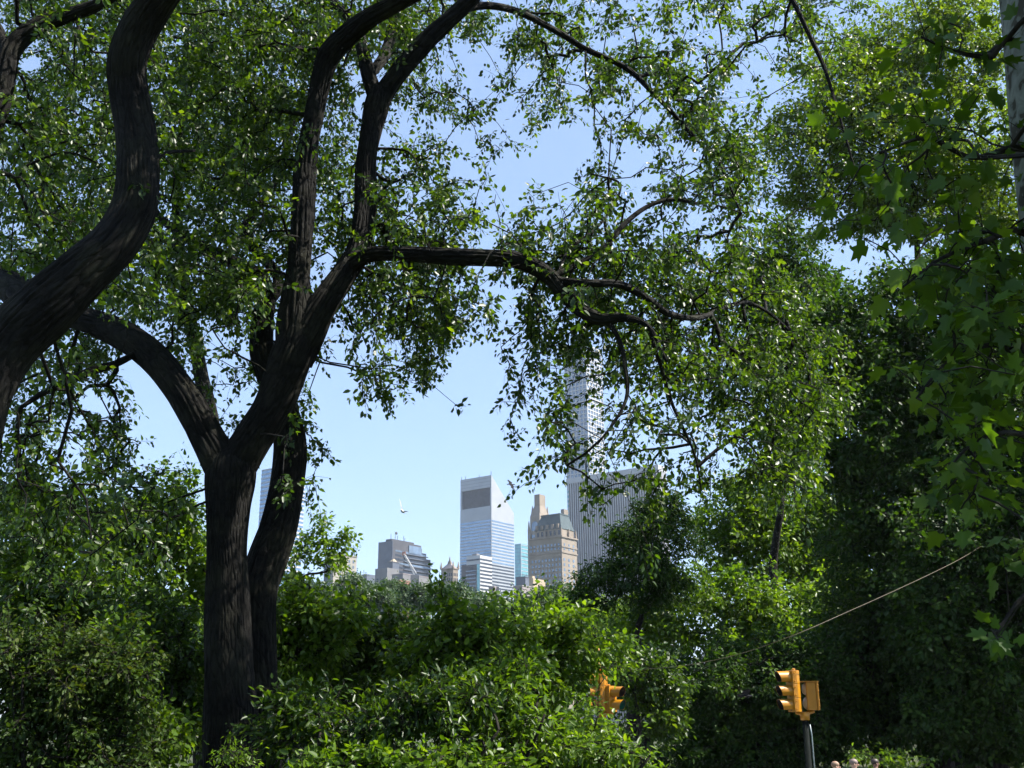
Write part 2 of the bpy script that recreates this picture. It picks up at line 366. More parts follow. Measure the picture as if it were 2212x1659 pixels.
C2 += "77888886887888 68788876688888 68888887788888 78878888788888 67888888888888 36877688888888 15766568788888 26765635778888 16655544665788 06565545564678 05555555655668 06365556665557 05365455665325 04146555655213 00001223332211 00000112221100".split()
C3 = "67655100000000 57765200000000 46665200000000 35654200000000 35444200000000 22443100000000 21343000000000 21233000000000 10232000000000 10122000000000 10122000000000 10011000000000 20000000000000 30000000000000 41000000000000 85200000000000 88400000000000 88600000000000 88730000000000 88860000000000 88872000000000 88874000000000 88763000000000 88751000000000 88630000000000 87520000000000 76410000000000 65300000000000 32100000000000 21000000000000".split()
ROWS = [''.join((c[r] if r < len(c) else '0' * 14)[:14].ljust(14, '0') for c in (C0, C1, C2, C3)) for r in range(32)]
CELL = W / 56
gc = np.random.default_rng(77)
CK = [(gc.normal(0, .06), gc.normal(0, .055), gc.uniform(0, 6.3)) for _ in range(14)]
def CLUMP(u, v): return sum(math.sin(a * u + b * v + c) for a, b, c in CK)
def elm_points(sel, Yc, Ysp, K, size, seed, gain=2.3, keep=None):
    """spray centres for the cells chosen by sel(row, col) -> share, at forward distances Yc(u, v) +- Ysp."""
    g = np.random.default_rng(seed); out = []
    for r in range(32):
        for c in range(56):
            d = int(ROWS[r][c]); sh = sel(r, c)
            if not d or sh <= 0: continue
            cov = min((d / 8.6) ** (1.5 if d > 4 else 1.85), .975)
            if 19 < r < 29 and 29 < c < 37: cov *= .72 if r < 25 or c > 33 else .45
            if 2 < r < 13 and 21 < c < 42 and d < 6: cov *= .7
            tau = -math.log(1 - cov) * gain * sh * min(1.6, max(.35, 1 + .24 * CLUMP((c + .5) * CELL, (r + .5) * CELL)))
            Yl = Yc((c + .5) * CELL, (r + .5) * CELL)
            px = (size * F / (Yl * 1.06)) ** 2 * .36 * .55
            k = g.poisson(tau * CELL * CELL / (K * px))
            nc = max(1, int(round(k / 4.5))); cs_ = []
            for _ in range(nc):
                best = -9
                for _t in range(2):
                    uu, vv = (c + g.uniform(-.15, 1.15)) * CELL, (r + g.uniform(-.15, 1.15)) * CELL
                    q_ = CLUMP(uu, vv)
                    if q_ > best: best, u, v = q_, uu, vv
                yy = Yl + np.clip(g.normal(0, Ysp), -2 * Ysp, 2 * Ysp)
                if keep is not None:      # the big limbs stay mostly bare on the near side
                    dq = np.hypot(keep[:, 0] - u, keep[:, 1] - v) - keep[:, 2]; a_ = dq.argmin()
                    if dq[a_] < 34 and g.random() < .88: yy = max(yy, keep[a_, 3] + .75 + abs(g.normal(0, .5)))
                cs_.append(at(u, v, yy))
            for q_ in range(k): out.append(cs_[q_ % nc] + g.normal(0, 1, 3) * np.array([.15, .18, .15]))
    return np.array(out).reshape(-1, 3)
def over_points(n, ur, vr, yr, seed):
    """the part of the crown above the picture, which shades the trunks."""
    g = np.random.default_rng(seed)
    return at(g.uniform(*ur, n), g.uniform(*vr, n), g.uniform(*yr, n))
ground_pt = lambda u, Y: (lambda x: np.array([x, Y, gz(x, Y) - .05]))(float(at(u, 1700, Y)[0]))

# ---- the middle elm
Y0 = 16.0
eA = empty('elm_tree', ground_pt(505, Y0), 'dark forked elm left of centre, twin-trunked, with a long bough over the skyline', 'tree')
bz = eA.location.z
top = lambda rows: px_path(rows)
tr = px_path([(520, 1930, 92, 16), (512, 1800, 70, 16), (502, 1659, 60, 16), (497, 1500, 55, 16), (492, 1350, 48, 16), (490, 1200, 44, 16), (493, 1100, 46, 16), (497, 1040, 52, 16), (500, 1005, 50, 16), (503, 975, 34, 16)])
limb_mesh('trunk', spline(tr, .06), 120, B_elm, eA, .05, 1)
A_limbs = {
 'left': [(494, 1070, 30, 16), (480, 1010, 40, 16), (455, 958, 35, 16), (426, 898, 33, 16), (393, 842, 32, 16.1), (350, 788, 32, 16.3), (300, 746, 31, 16.5), (240, 714, 30, 16.8), (170, 688, 26, 17), (105, 660, 25, 17.2), (40, 615, 22, 17.6), (-40, 560, 20, 18), (-160, 420, 15, 18.5), (-260, 240, 9, 19)],
 'right': [(500, 1080, 26, 16), (512, 1010, 40, 16), (545, 950, 41, 16), (585, 885, 41, 16), (615, 815, 42, 16), (636, 755, 42, 16), (645, 705, 33, 16), (651, 640, 22, 16), (655, 580, 10, 16)],
 'r1': [(632, 790, 30, 16), (632, 720, 32, 16), (636, 650, 29, 16), (648, 550, 25, 16), (655, 450, 24, 16), (662, 340, 22, 16), (680, 240, 21, 16), (697, 160, 21, 15.9), (712, 118, 23, 15.8), (748, 78, 22, 15.6), (800, 38, 20, 15.3), (870, 0, 19, 15), (980, -70, 15, 14.5), (1120, -220, 11, 14), (1220, -420, 8, 13.5)],
 'r2': [(640, 780, 34, 16), (664, 722, 35, 16), (700, 655, 31, 16), (745, 590, 28, 16.1), (775, 535, 25, 16.2), (789, 450, 23, 16.3), (791, 350, 22, 16.4), (802, 280, 24, 16.5), (815, 225, 26, 16.5), (822, 195, 20, 16.5)],
 'r2a': [(816, 225, 16, 16.5), (797, 165, 16, 16.5), (787, 125, 14, 16.6), (775, 75, 11, 16.8), (748, 30, 10, 17), (718, 0, 9, 17.2), (660, -90, 7, 17.6), (600, -260, 5, 18)],
 'r2c': [(797, 165, 10, 16.6), (830, 120, 12, 17), (850, 60, 12, 17.5), (860, 0, 11, 18), (900, -150, 8, 18.5), (930, -350, 6, 19)],
 'r2b': [(818, 228, 18, 16.5), (838, 190, 21, 16.5), (880, 135, 19, 16.4), (935, 75, 18, 16.3), (1000, 15, 16, 16.2), (1075, -55, 13, 16), (1200, -110, 11, 16), (1450, -140, 8, 15.5), (1650, -80, 6, 15), (1760, 100, 4.5, 14.6), (1810, 240, 3, 14.4), (1850, 380, 2, 14.3)],
 'sweep': [(975, 35, 8, 16.2), (1040, 12, 8, 16.6), (1120, 26, 7.5, 17), (1215, 75, 7, 17.4), (1265, 106, 6.5, 17.6), (1352, 147, 6, 17.8), (1415, 205, 5, 17.8), (1490, 285, 4, 17.8), (1560, 370, 3, 17.6), (1600, 460, 2, 17.4)],
 'bough': [(745, 585, 15, 16.1), (800, 550, 16, 15.8), (880, 549, 16, 15.5), (960, 553, 17, 15.3), (1050, 557, 18, 15.1), (1120, 564, 17, 15), (1178, 590, 17, 14.9), (1215, 630, 16, 14.8), (1252, 668, 15, 14.7), (1300, 690, 13, 14.6), (1345, 686, 9, 14.5), (1400, 705, 5, 14.4), (1440, 780, 3.5, 14.2)],
 'bough_b': [(1170, 590, 9, 14.9), (1215, 607, 9, 14.8), (1275, 612, 9, 14.6), (1340, 615, 8.5, 14.8), (1400, 645, 8, 15.2), (1445, 677, 7.5, 15.7), (1510, 687, 6, 16.4), (1565, 665, 5, 17.2), (1620, 655, 4, 18), (1690, 700, 3, 18.6), (1750, 780, 2.2, 19)],
 'bough_c': [(1185, 600, 7, 14.9), (1225, 583, 7, 15), (1270, 558, 6, 15.1), (1312, 528, 6, 15.2), (1345, 488, 6, 15.3), (1395, 448, 5, 15.4), (1450, 430, 4.5, 15.5), (1505, 440, 3, 15.6)],
 'drop_a': [(1310, 690, 6, 14.6), (1338, 735, 5, 14.5), (1350, 790, 4.5, 14.4), (1355, 850, 4, 14.3), (1335, 900, 3, 14.2), (1290, 960, 2, 14.1)],
 'drop_b': [(1400, 705, 4.5, 14.4), (1430, 800, 4, 14.8), (1455, 880, 3.5, 15.2), (1500, 980, 2.5, 15.8), (1515, 1060, 1.6, 16)],
 'twig_up': [(1205, 592, 4, 15), (1230, 540, 3.5, 15.2), (1300, 480, 3, 15.5), (1340, 400, 2.5, 15.8), (1275, 375, 1.6, 16)],
 'side': [(300, 760, 7, 16.4), (250, 786, 8, 16.2), (200, 800, 9.5, 16), (150, 822, 8.5, 15.8), (95, 848, 7, 15.6), (45, 880, 4, 15.4)],
}
ASK = []
for k, rows in A_limbs.items():
    s_ = spline(px_path(rows), .05 if rows[0][2] > 12 else .09); ASK.append(s_[::4, :3])
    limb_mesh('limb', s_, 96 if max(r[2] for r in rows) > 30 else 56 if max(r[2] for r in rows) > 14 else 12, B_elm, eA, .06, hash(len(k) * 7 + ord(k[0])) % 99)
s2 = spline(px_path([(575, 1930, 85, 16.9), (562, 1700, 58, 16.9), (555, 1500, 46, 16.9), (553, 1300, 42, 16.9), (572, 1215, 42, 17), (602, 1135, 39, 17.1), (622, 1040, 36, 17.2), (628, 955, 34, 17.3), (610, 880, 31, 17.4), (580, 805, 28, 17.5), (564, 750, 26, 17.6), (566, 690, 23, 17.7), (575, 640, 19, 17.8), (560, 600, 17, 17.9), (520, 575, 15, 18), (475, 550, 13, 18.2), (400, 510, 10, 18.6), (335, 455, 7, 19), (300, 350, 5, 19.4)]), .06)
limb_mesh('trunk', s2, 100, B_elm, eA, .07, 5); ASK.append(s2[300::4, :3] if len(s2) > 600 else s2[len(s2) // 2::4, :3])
s3 = spline(px_path([(572, 660, 14, 17.8), (600, 600, 12, 18), (530, 500, 9, 18.4), (590, 400, 7, 18.8), (640, 250, 5, 19)]), .1)
limb_mesh('limb', s3, 16, B_elm, eA, .06, 8); ASK.append(s3[::3, :3])
ASK = np.concatenate(ASK)
def YA(u, v):
    y = 17.7 + .7 * math.sin(u * .006 + 1) + .6 * math.sin(v * .009)
    if v > 380 and u > 1000: y = 15.9 + .4 * math.sin(u * .01) + max(0, min(3.6, (u - 1400) / 110))
    elif u > 1550: y = 17.5
    return y
def selA(r, c):
    if c < 9: return .35 if r < 20 else .75
    return 1.0
KEEP = []
for k in ('left', 'right', 'r1', 'r2', 'r2a', 'r2b', 'sweep', 'bough', 'bough_b', 'bough_c'):
    a = np.array(A_limbs[k], float)
    for p, q in zip(a[:-1], a[1:]): KEEP += [p + (q - p) * t for t in np.linspace(0, 1, max(2, int(np.hypot(*(q - p)[:2]) / 12)))]
KEEP = np.array(KEEP)
cA = elm_points(selA, YA, 1.5, 16, .1, 11, keep=KEEP)
ovA = over_points(1500, (120, 1500), (-700, -20), (13.5, 21), 12)
crown(eA, np.concatenate([cA, ovA]), ASK, 16, .44, .1, M_elm, B_elm, 13, r0=.0034, rmax=.07, droop=.35, leafdroop=.4, upn=.5)
print('elm A sprays', len(cA) + len(ovA))

# ---- the leaning elm at the left edge
eB = empty('elm_tree', ground_pt(-225, 11.0), 'thick elm leaning in from the left edge with a tall S-shaped limb', 'tree')
bt = px_path([(-230, 2300, 130, 11), (-215, 1900, 105, 11), (-190, 1500, 92, 11), (-150, 1200, 84, 11), (-84, 980, 80, 11), (-44, 845, 74, 11), (18, 735, 71, 11), (100, 660, 68, 11), (180, 592, 60, 11), (248, 528, 54, 11), (288, 455, 51, 11.05), (296, 375, 48, 11.1), (292, 290, 46, 11.2), (280, 200, 44, 11.2), (278, 135, 44, 11.1), (302, 62, 43, 11), (352, -20, 39, 10.8), (430, -120, 33, 10.5), (520, -300, 26, 10.4), (560, -520, 18, 10.4), (600, -800, 9, 10.6)])
bt[:, 3] *= .92
sB = spline(bt, .05); limb_mesh('trunk', sB, 128, B_elm, eB, .05, 21)
BSK = [sB[len(sB) * 2 // 5::5, :3]]
for rows, sd in (([(75, 690, 34, 11.1), (45, 648, 30, 11.3), (5, 615, 27, 11.6), (-60, 578, 23, 12), (-140, 470, 18, 12.6), (-170, 330, 14, 13)], 22),
             ([(-140, 470, 16, 12.6), (-70, 330, 20, 12.9), (-12, 250, 21, 13), (6, 180, 21, 13), (28, 108, 20, 13), (80, 62, 18, 13), (150, 32, 15, 13), (225, 0, 12, 13), (330, -80, 8, 13)], 23),
             ([(10, 130, 9, 13), (2, 70, 9, 13.2), (-40, 10, 8, 13.4)], 24), ([(300, 400, 7, 11.2), (350, 335, 5, 11.6), (420, 325, 3.5, 12)], 25)):
    s_ = spline(px_path(rows), .06); limb_mesh('limb', s_, 56 if rows[0][2] > 12 else 14, B_elm, eB, .07, sd); BSK.append(s_[::4, :3])
BSK = np.concatenate(BSK)
cB = elm_points(lambda r, c: (.75 if r < 20 else .4) if c < 9 else 0, lambda u, v: 13.2 + math.sin(u * .01), 1.3, 16, .098, 31, keep=KEEP[:110][KEEP[:110, 0] < 470])
ovB = np.concatenate([over_points(900, (-500, 500), (-900, -20), (9.5, 15), 32), over_points(900, (450, 1500), (-520, -40), (9.6, 11.6), 34)])
crown(eB, np.concatenate([cB, ovB]), BSK, 16, .42, .098, M_elm, B_elm, 33, r0=.0034, rmax=.07, droop=.35, leafdroop=.4, upn=.5)

# ---- the plane tree at the right edge, big lobed leaves close to the camera
eC = empty('plane_tree', ground_pt(2420, 9.0), 'mottled pale plane tree at the right edge with big lobed leaves', 'tree')
sC = spline(px_path([(2440, 2500, 120, 9), (2400, 1900, 100, 9), (2352, 1300, 86, 9), (2310, 850, 76, 9), (2278, 500, 70, 9), (2252, 250, 66, 9), (2228, 0, 63, 9), (2190, -300, 52, 9), (2160, -700, 36, 9), (2150, -1100, 16, 9)]), .06)
limb_mesh('trunk', sC, 64, B_plane, eC, .03, 41, ridge=False)
CSK = [sC[len(sC) // 2::6, :3]]
for k, rows in enumerate(([(2240, 140, 9, 9), (2180, 85, 7, 8.8), (2130, 120, 6, 8.6), (2060, 110, 4, 8.4), (1990, 80, 2.5, 8.2)],
             [(2262, 330, 10, 9), (2190, 320, 8, 8.7), (2100, 340, 6, 8.4), (2000, 300, 4, 8.1), (1900, 330, 2.5, 7.9)],
             [(2280, 560, 10, 9), (2205, 500, 8, 8.6), (2130, 520, 6, 8.3), (2030, 560, 4, 8), (1950, 620, 2.5, 7.8)],
             [(2300, 830, 11, 9), (2212, 790, 8, 8.6), (2150, 745, 6, 8.3), (2050, 780, 4, 8), (1980, 860, 2.5, 7.8)],
             [(2320, 1000, 10, 9), (2240, 950, 8, 8.6), (2170, 935, 6, 8.3), (2100, 960, 4, 8.1), (2050, 1010, 2.5, 7.9)],
             [(2345, 1320, 9, 9), (2270, 1270, 7, 8.7), (2210, 1290, 5, 8.4), (2150, 1370, 3, 8.2)])):
    s_ = spline(px_path(rows), .06); limb_mesh('limb', s_, 14, B_grey, eC, .04, 50 + k, ridge=False); CSK.append(s_[::2, :3])
CSK = np.concatenate(CSK); g = np.random.default_rng(44); cc = []
for (u, v, ru, rv, n) in ((2060, 90, 150, 80, 11), (1950, 250, 130, 70, 9), (2090, 270, 110, 100, 14), (1990, 420, 120, 90, 22), (2080, 560, 130, 100, 34), (2120, 720, 110, 110, 34), (2050, 850, 120, 90, 22), (2130, 950, 100, 70, 16), (2090, 1060, 90, 60, 16), (2190, 1160, 30, 60, 6), (2150, 1360, 20, 30, 3), (2190, 640, 60, 300, 26), (1830, 420, 50, 80, 5)):
    for _ in range(n):
        a, b = g.normal(0, .5, 2); cc.append(at(u + ru * a, v + rv * b, 8.3 + g.normal(0, .45)))
oc = over_points(300, (2300, 3600), (-1100, -30), (5, 12), 45)  # unseen sprays past the frame, added to shade the visible plane leaves
cc = np.array(cc); sh = cc[g.integers(0, len(cc), 1100)] + np.array(sv)[None] * g.uniform(1.6, 4.5, (1100, 1)) + g.normal(0, .4, (1100, 3))  # more unseen sprays, added sunward of the visible ones to darken them
dd = sh - CAM; su = W / 2 + F * (dd @ RT) / (dd @ FW); sh = sh[(su > 2260) | (H / 2 - F * (dd @ UP) / (dd @ FW) < -40)]
crown(eC, np.concatenate([cc, oc, sh]), CSK, 4, .3, .155, M_plane, B_grey, 46, r0=.004, rmax=.05, droop=.2, leafdroop=.35, upn=.8, tpl=PLANE, spread=.5, fold=.16, curl=.2)

# ------------------------------------------------------------------ trees and shrubs behind
def lobe_points(lobes, Y, tau, K, leaf, seed, shape=.36, clumps=26):
    g = np.random.default_rng(seed); out = []; tint = []
    for lb in lobes:
        u, v, ru, rv = lb[:4]; Yl = Y + (lb[4] if len(lb) > 4 else 0)
        leafpx = (leaf / ppm(Yl)) ** 2 * shape * .55
        n = max(6, int(1.7 * tau * math.pi * ru * rv / (K * leafpx)))
        nc = max(8, int(clumps * (ru * rv) / 14000) + 8)
        d = nrm(g.normal(0, 1, (nc, 3))); rad = g.uniform(.3, 1.16, nc) ** .75
        cl = d * rad[:, None]; ci = g.integers(0, nc, n); ct = g.uniform(0, 1, nc)
        p = cl[ci] + g.normal(0, .19, (n, 3)) * g.uniform(.5, 1.35, (nc, 1))[ci]
        uu = u + p[:, 0] * ru; vv = v - p[:, 2] * rv; yy = Yl + p[:, 1] * .5 * (ru + rv) * ppm(Yl) * .9
        ns = int(8 + ru * rv / 1000) if ru >= 60 else 0; hh = nrm(g.normal(0, 1, (ns, 3)) * np.array([1, 1, .7]) + np.array([0, 0, .55]))
        lg = g.choice([.6, 1, 1.3, 2.4], (ns, 1))
        for q_ in range(4):       # loose shoots that break the outline
            e_ = hh * (.9 + .085 * q_ * lg) + g.normal(0, .03, (ns, 3)) + np.array([0, 0, .02 * q_])
            uu = np.append(uu, u + e_[:, 0] * ru); vv = np.append(vv, v - e_[:, 2] * rv); yy = np.append(yy, Yl + e_[:, 1] * .5 * (ru + rv) * ppm(Yl) * .9); ci = np.append(ci, g.integers(0, nc, ns))
        cut = (uu > 1268) & (uu < 1338) & (vv > 1462) & (vv < 1562) & (yy < 30) & (g.random(len(uu)) < .72)      # kept trimmed round the signal
        uu, vv, yy, ci = uu[~cut], vv[~cut], yy[~cut], ci[~cut]
        n = len(uu)
        out.append(at(uu, vv, np.maximum(yy, 6))); tint.append(np.clip(ct[ci] * .7 + g.uniform(0, .3, n), 0, 1))
    return np.concatenate(out), np.concatenate(tint)
SEED = [100]
def tree(name, label, cat, Y, lobes, leaf, K, tau, lm, bm=None, base=None, tr=.2, group=None, tpl=ELM, droop=.15, leafdroop=.3, upn=.7, stems=1, sl=.5, twigs=True, shape=.36, r0=.004, clumps=26, sides=4):
    SEED[0] += 1; sd = SEED[0]; g = np.random.default_rng(sd); bm = bm or B_grey
    C, tint = lobe_points(lobes, Y, tau, K, leaf, sd, shape, clumps)
    cen = C.mean(0); bu = base if base is not None else None
    bx = float(at(bu, 1560, Y)[0]) if bu is not None else float(cen[0] + g.normal(0, .3)); by = float(cen[1])
    keep = C[:, 2] > gz(bx, by) + .05; C = C[keep]; tint = tint[keep]
    b = np.array([bx, by, gz(bx, by) - .05]); root = empty(name, b, label, cat, group)
    sk = []; zt = C[:, 2].max(); zl = np.percentile(C[:, 2], 60)
    for s_ in range(stems):
        off = g.normal(0, .16, 2) * (stems > 1)
        tgt = np.array([cen[0] + off[0] * 3, cen[1] + off[1] * 2, b[2] + (zt - b[2]) * .72])
        k = 7; P = []
        for i in range(k + 1):
            t = i / k; p = b * (1 - t) + tgt * t + np.array([g.normal(0, 1), g.normal(0, 1), 0]) * tr * 1.2 * math.sin(math.pi * t)
            if stems > 1: p[:2] += off * min(t * 4, 1) * .6
            P.append([*p, tr * (1 - t) ** .8 + .015 + (tr * .35 if i == 0 else 0)])
        S_ = spline(P, max(.12, tr * .8)); limb_mesh('trunk' if stems == 1 else 'stem', S_, 20 if tr > .08 else 8, bm, root, .06, sd + s_, ridge=tr > .15)
        sk.append(S_[len(S_) // 6:, :3])
    sk = np.concatenate(sk)
    crown(root, C, sk, K, sl, leaf, lm, bm, sd, r0=r0, rmax=tr * .6, twigs=twigs, droop=droop, leafdroop=leafdroop, upn=upn, tint=tint, tpl=tpl, spread=.45, sides=sides)
    return root
# upper left
tree('elm_tree', 'farther elm whose small sunlit leaves show between the two big elms at the upper left', 'tree', 27,
     [(60, 120, 150, 170), (60, 380, 150, 150), (330, 140, 150, 160), (420, 380, 160, 170), (230, 560, 150, 130), (540, 180, 130, 170), (560, 430, 110, 140), (420, 640, 120, 90), (70, 640, 110, 110), (700, 120, 90, 130), (900, 60, 110, 90), (740, 380, 60, 120), (250, -150, 350, 180), (700, -160, 300, 160)], .14, 16, .62, M_elm, B_elm, base=480, tr=.3, sl=.6, droop=.35, leafdroop=.4, r0=.0035)
# right side
tree('plane_tree', 'tall sunlit olive-green tree filling the upper right sky behind the hanging elm strands', 'tree', 44,
     [(1760, 330, 110, 120), (1850, 210, 130, 140), (1960, 120, 120, 120), (2090, 90, 120, 110), (1950, 330, 170, 160), (2110, 330, 150, 160), (1800, 460, 100, 60), (1950, 470, 120, 60), (2150, 480, 100, 90)], .19, 16, 1.75, M_olive, base=2080, tr=.42, sl=.8)
tree('shade_tree', 'small-crowned dark tree peeping above the elm bough against the sky right of centre', 'tree', 55, [(1690, 535, 60, 55), (1720, 640, 90, 80), (1640, 620, 50, 80), (1700, 760, 110, 120)], .28, 14, 2.2, M_dark, base=1700, tr=.3, sl=1.0)
tree('shade_tree', 'tall dark green tree under the sky gap on the right', 'tree', 39,
     [(1800, 800, 90, 110), (1770, 960, 100, 120), (1800, 680, 60, 60), (1870, 730, 100, 110), (1960, 660, 90, 80), (2090, 650, 130, 110), (2160, 800, 130, 150), (2000, 850, 150, 140), (1890, 900, 120, 130), (2090, 1000, 140, 140), (1950, 1070, 140, 120), (2350, 820, 160, 160), (2450, 1000, 240, 220)], .22, 16, 2.0, M_dark, base=2010, tr=.4, sl=.85)  # last two lobes are unseen crown, added out of frame to cast shade
tree('shade_tree', 'shaded tree at the right edge behind the sagging cable', 'tree', 36, [(2070, 1200, 140, 150), (2180, 1310, 110, 180), (2150, 1500, 120, 120), (2060, 1400, 120, 120), (2080, 1570, 130, 70), (2190, 1600, 100, 60), (2350, 1150, 180, 260), (2500, 950, 240, 200)], .19, 16, 2.4, M_dark, base=2130, tr=.3, sl=.75)  # last two lobes lie unseen past the right edge, added for shade
tree('shade_tree', 'gloomy broad tree directly behind the nearer traffic signal', 'tree', 40, [(1890, 1230, 120, 140), (1960, 1370, 140, 130), (1850, 1470, 120, 120), (1950, 1560, 130, 80)], .2, 16, 2.4, M_dark, base=1890, tr=.3, sl=.8)
tree('lime_tree', 'sunny light green round-topped tree beside the striped tower', 'tree', 60, [(1600, 1100, 80, 75), (1690, 1080, 90, 70), (1780, 1140, 80, 100), (1640, 1190, 100, 80), (1730, 1250, 100, 80), (1540, 1180, 60, 70), (1800, 1250, 70, 90)], .27, 16, 1.7, M_bright, base=1670, tr=.3, sl=1.0)
tree('pin_oak', 'dark feathery tree with layered boughs standing before the striped tower', 'tree', 42, [(1398, 1115, 34, 40), (1445, 1122, 42, 52), (1362, 1180, 45, 36), (1420, 1200, 90, 60), (1300, 1225, 45, 18), (1370, 1265, 100, 45), (1262, 1292, 45, 28)], .19, 16, 2.6, M_dark, base=1390, tr=.28, sl=.75, tpl=LANCE, shape=.22)
tree('lime_tree', 'mid green bushy tree below the sunny round-topped tree', 'tree', 50, [(1480, 1320, 110, 70), (1590, 1330, 110, 80), (1700, 1370, 110, 80), (1360, 1350, 110, 50), (1800, 1350, 80, 90)], .24, 16, 1.7, M_bright, base=1580, tr=.25, sl=.9)
tree('thicket_shrub', 'dark thicket shrub under the cable, between the two traffic signals', 'shrub', 38, [(1560, 1480, 110, 90), (1660, 1490, 110, 100), (1760, 1500, 90, 110), (1620, 1590, 120, 60), (1740, 1600, 90, 60), (1500, 1640, 120, 50), (1640, 1660, 120, 40)], .16, 14, 2.4, M_dark, tr=.05, stems=4, sl=.6)
tree('leafy_shrub', 'pale-leaved shrub lit by the sun just right of the half-hidden signal', 'shrub', 34, [(1415, 1490, 60, 50), (1440, 1560, 50, 45), (1380, 1440, 60, 35)], .17, 14, 2.0, M_elm, tr=.06, stems=3, sl=.6)
tree('leafy_shrub', 'shrub with leaves hanging over the half-hidden traffic signal', 'shrub', 26, [(1262, 1475, 40, 30), (1320, 1448, 45, 14), (1235, 1545, 70, 45), (1330, 1575, 45, 18), (1275, 1590, 60, 30), (1283, 1500, 8, 30)], .15, 12, .5, M_bright, base=1225, tr=.05, stems=3, sl=.5)
tree('leafy_shrub', 'small sunlit sapling low at the bottom right beyond the nearer signal pole', 'shrub', 33, [(1890, 1640, 50, 28), (1960, 1660, 40, 25)], .14, 12, .8, M_bright, tr=.03, stems=3, sl=.5)
# centre thicket
LC = dict(tpl=LANCE, shape=.22)
tree('ash_tree', 'broad young tree with a dark bent limb right beside the twin trunk', 'tree', 19, [(650, 1380, 90, 90), (610, 1490, 80, 120), (720, 1355, 80, 60), (640, 1300, 50, 40)], .13, 16, 1.35, M_bright, base=655, tr=.12, sl=.5)
tree('ash_tree', 'leafy young tree below the terraced office block', 'tree', 20.5, [(800, 1395, 100, 80), (860, 1375, 80, 50), (790, 1490, 110, 120)], .13, 16, 1.35, M_elm, base=800, tr=.11, sl=.5)
tree('ash_tree', 'bright young tree sending one sprig up beside the spired building', 'tree', 18.5, [(1000, 1385, 70, 50), (1060, 1420, 80, 75), (945, 1445, 100, 95), (948, 1272, 11, 26), (975, 1300, 20, 24), (985, 1330, 40, 24)], .135, 16, 1.35, M_bright, base=985, tr=.11, sl=.5)
tree('ash_tree', 'rounded young tree below the green-roofed hotel', 'tree', 22, [(1170, 1400, 100, 90), (1225, 1378, 70, 52), (1150, 1500, 100, 100), (1300, 1405, 55, 40)], .14, 16, 1.35, M_bright, base=1175, tr=.12, sl=.55)
tree('thicket_shrub', 'glossy shrub at the bottom edge nearest the twin trunk', 'shrub', 14.5, [(690, 1600, 120, 70), (640, 1570, 60, 60)], .12, 14, 1.5, M_elm, tr=.028, stems=4, sl=.45, **LC)
tree('thicket_shrub', 'glossy long-leaved shrub at the bottom edge below the spired building', 'shrub', 14.2, [(880, 1590, 120, 80), (960, 1530, 80, 60)], .125, 14, 1.5, M_elm, tr=.028, stems=4, sl=.45, **LC)
tree('thicket_shrub', 'bright long-leaved shrub at the bottom edge below the slant-topped tower', 'shrub', 15, [(1050, 1570, 100, 90), (1110, 1500, 60, 60)], .13, 14, 1.5, M_bright, tr=.028, stems=4, sl=.45, **LC)
tree('thicket_shrub', 'low spreading shrub at the bottom edge left of the half-hidden signal', 'shrub', 15.5, [(1180, 1620, 90, 55), (1270, 1645, 80, 40), (1370, 1645, 58, 26)], .13, 14, 1.5, M_bright, tr=.028, stems=4, sl=.45, **LC)
# left thicket
tree('lime_tree', 'sunny yellow-green tree left of the forked trunk', 'tree', 28, [(385, 1080, 55, 75), (335, 1160, 70, 85), (415, 1200, 50, 100), (290, 1120, 55, 60), (225, 1180, 75, 90), (370, 1290, 80, 70)], .16, 16, 1.9, M_bright, base=350, tr=.16, sl=.65)
tree('lime_tree', 'shaded tree at the left edge under the hanging elm leaves', 'tree', 24, [(60, 1160, 90, 110), (150, 1250, 100, 100), (60, 1320, 110, 100), (230, 1330, 80, 80)], .15, 16, 1.6, M_elm, base=110, tr=.18, sl=.6)
tree('thicket_shrub', 'rusty-tinted small-leaved shrub at the bottom left', 'shrub', 14, [(120, 1490, 110, 110), (250, 1470, 90, 100), (60, 1590, 100, 80), (220, 1600, 110, 75), (130, 1680, 200, 60), (30, 1450, 60, 90)], .075, 18, 1.6, M_rust, tr=.025, stems=5, sl=.4)
tree('thicket_shrub', 'green shrub tucked against the left side of the twin trunk', 'shrub', 17.5, [(360, 1450, 80, 100), (400, 1560, 65, 90), (330, 1360, 80, 60)], .1, 16, 1.6, M_elm, tr=.03, stems=4, sl=.45)
tree('lime_tree', 'wispy treetop beside the lit side of the twin trunk', 'tree', 36, [(665, 1175, 40, 32), (725, 1165, 32, 32), (640, 1235, 45, 36), (695, 1125, 22, 22), (705, 1215, 40, 30), (745, 1210, 20, 22)], .17, 14, 1.35, M_bright, base=650, tr=.14, sl=.6)
tree('weed_plant', 'small weedy sprig at the foot of the twin trunk', 'plant', 13, [(495, 1632, 28, 14), (530, 1640, 18, 10)], .06, 10, 1.4, M_bright, tr=.012, stems=3, sl=.3, tpl=LANCE, shape=.22, r0=.002)
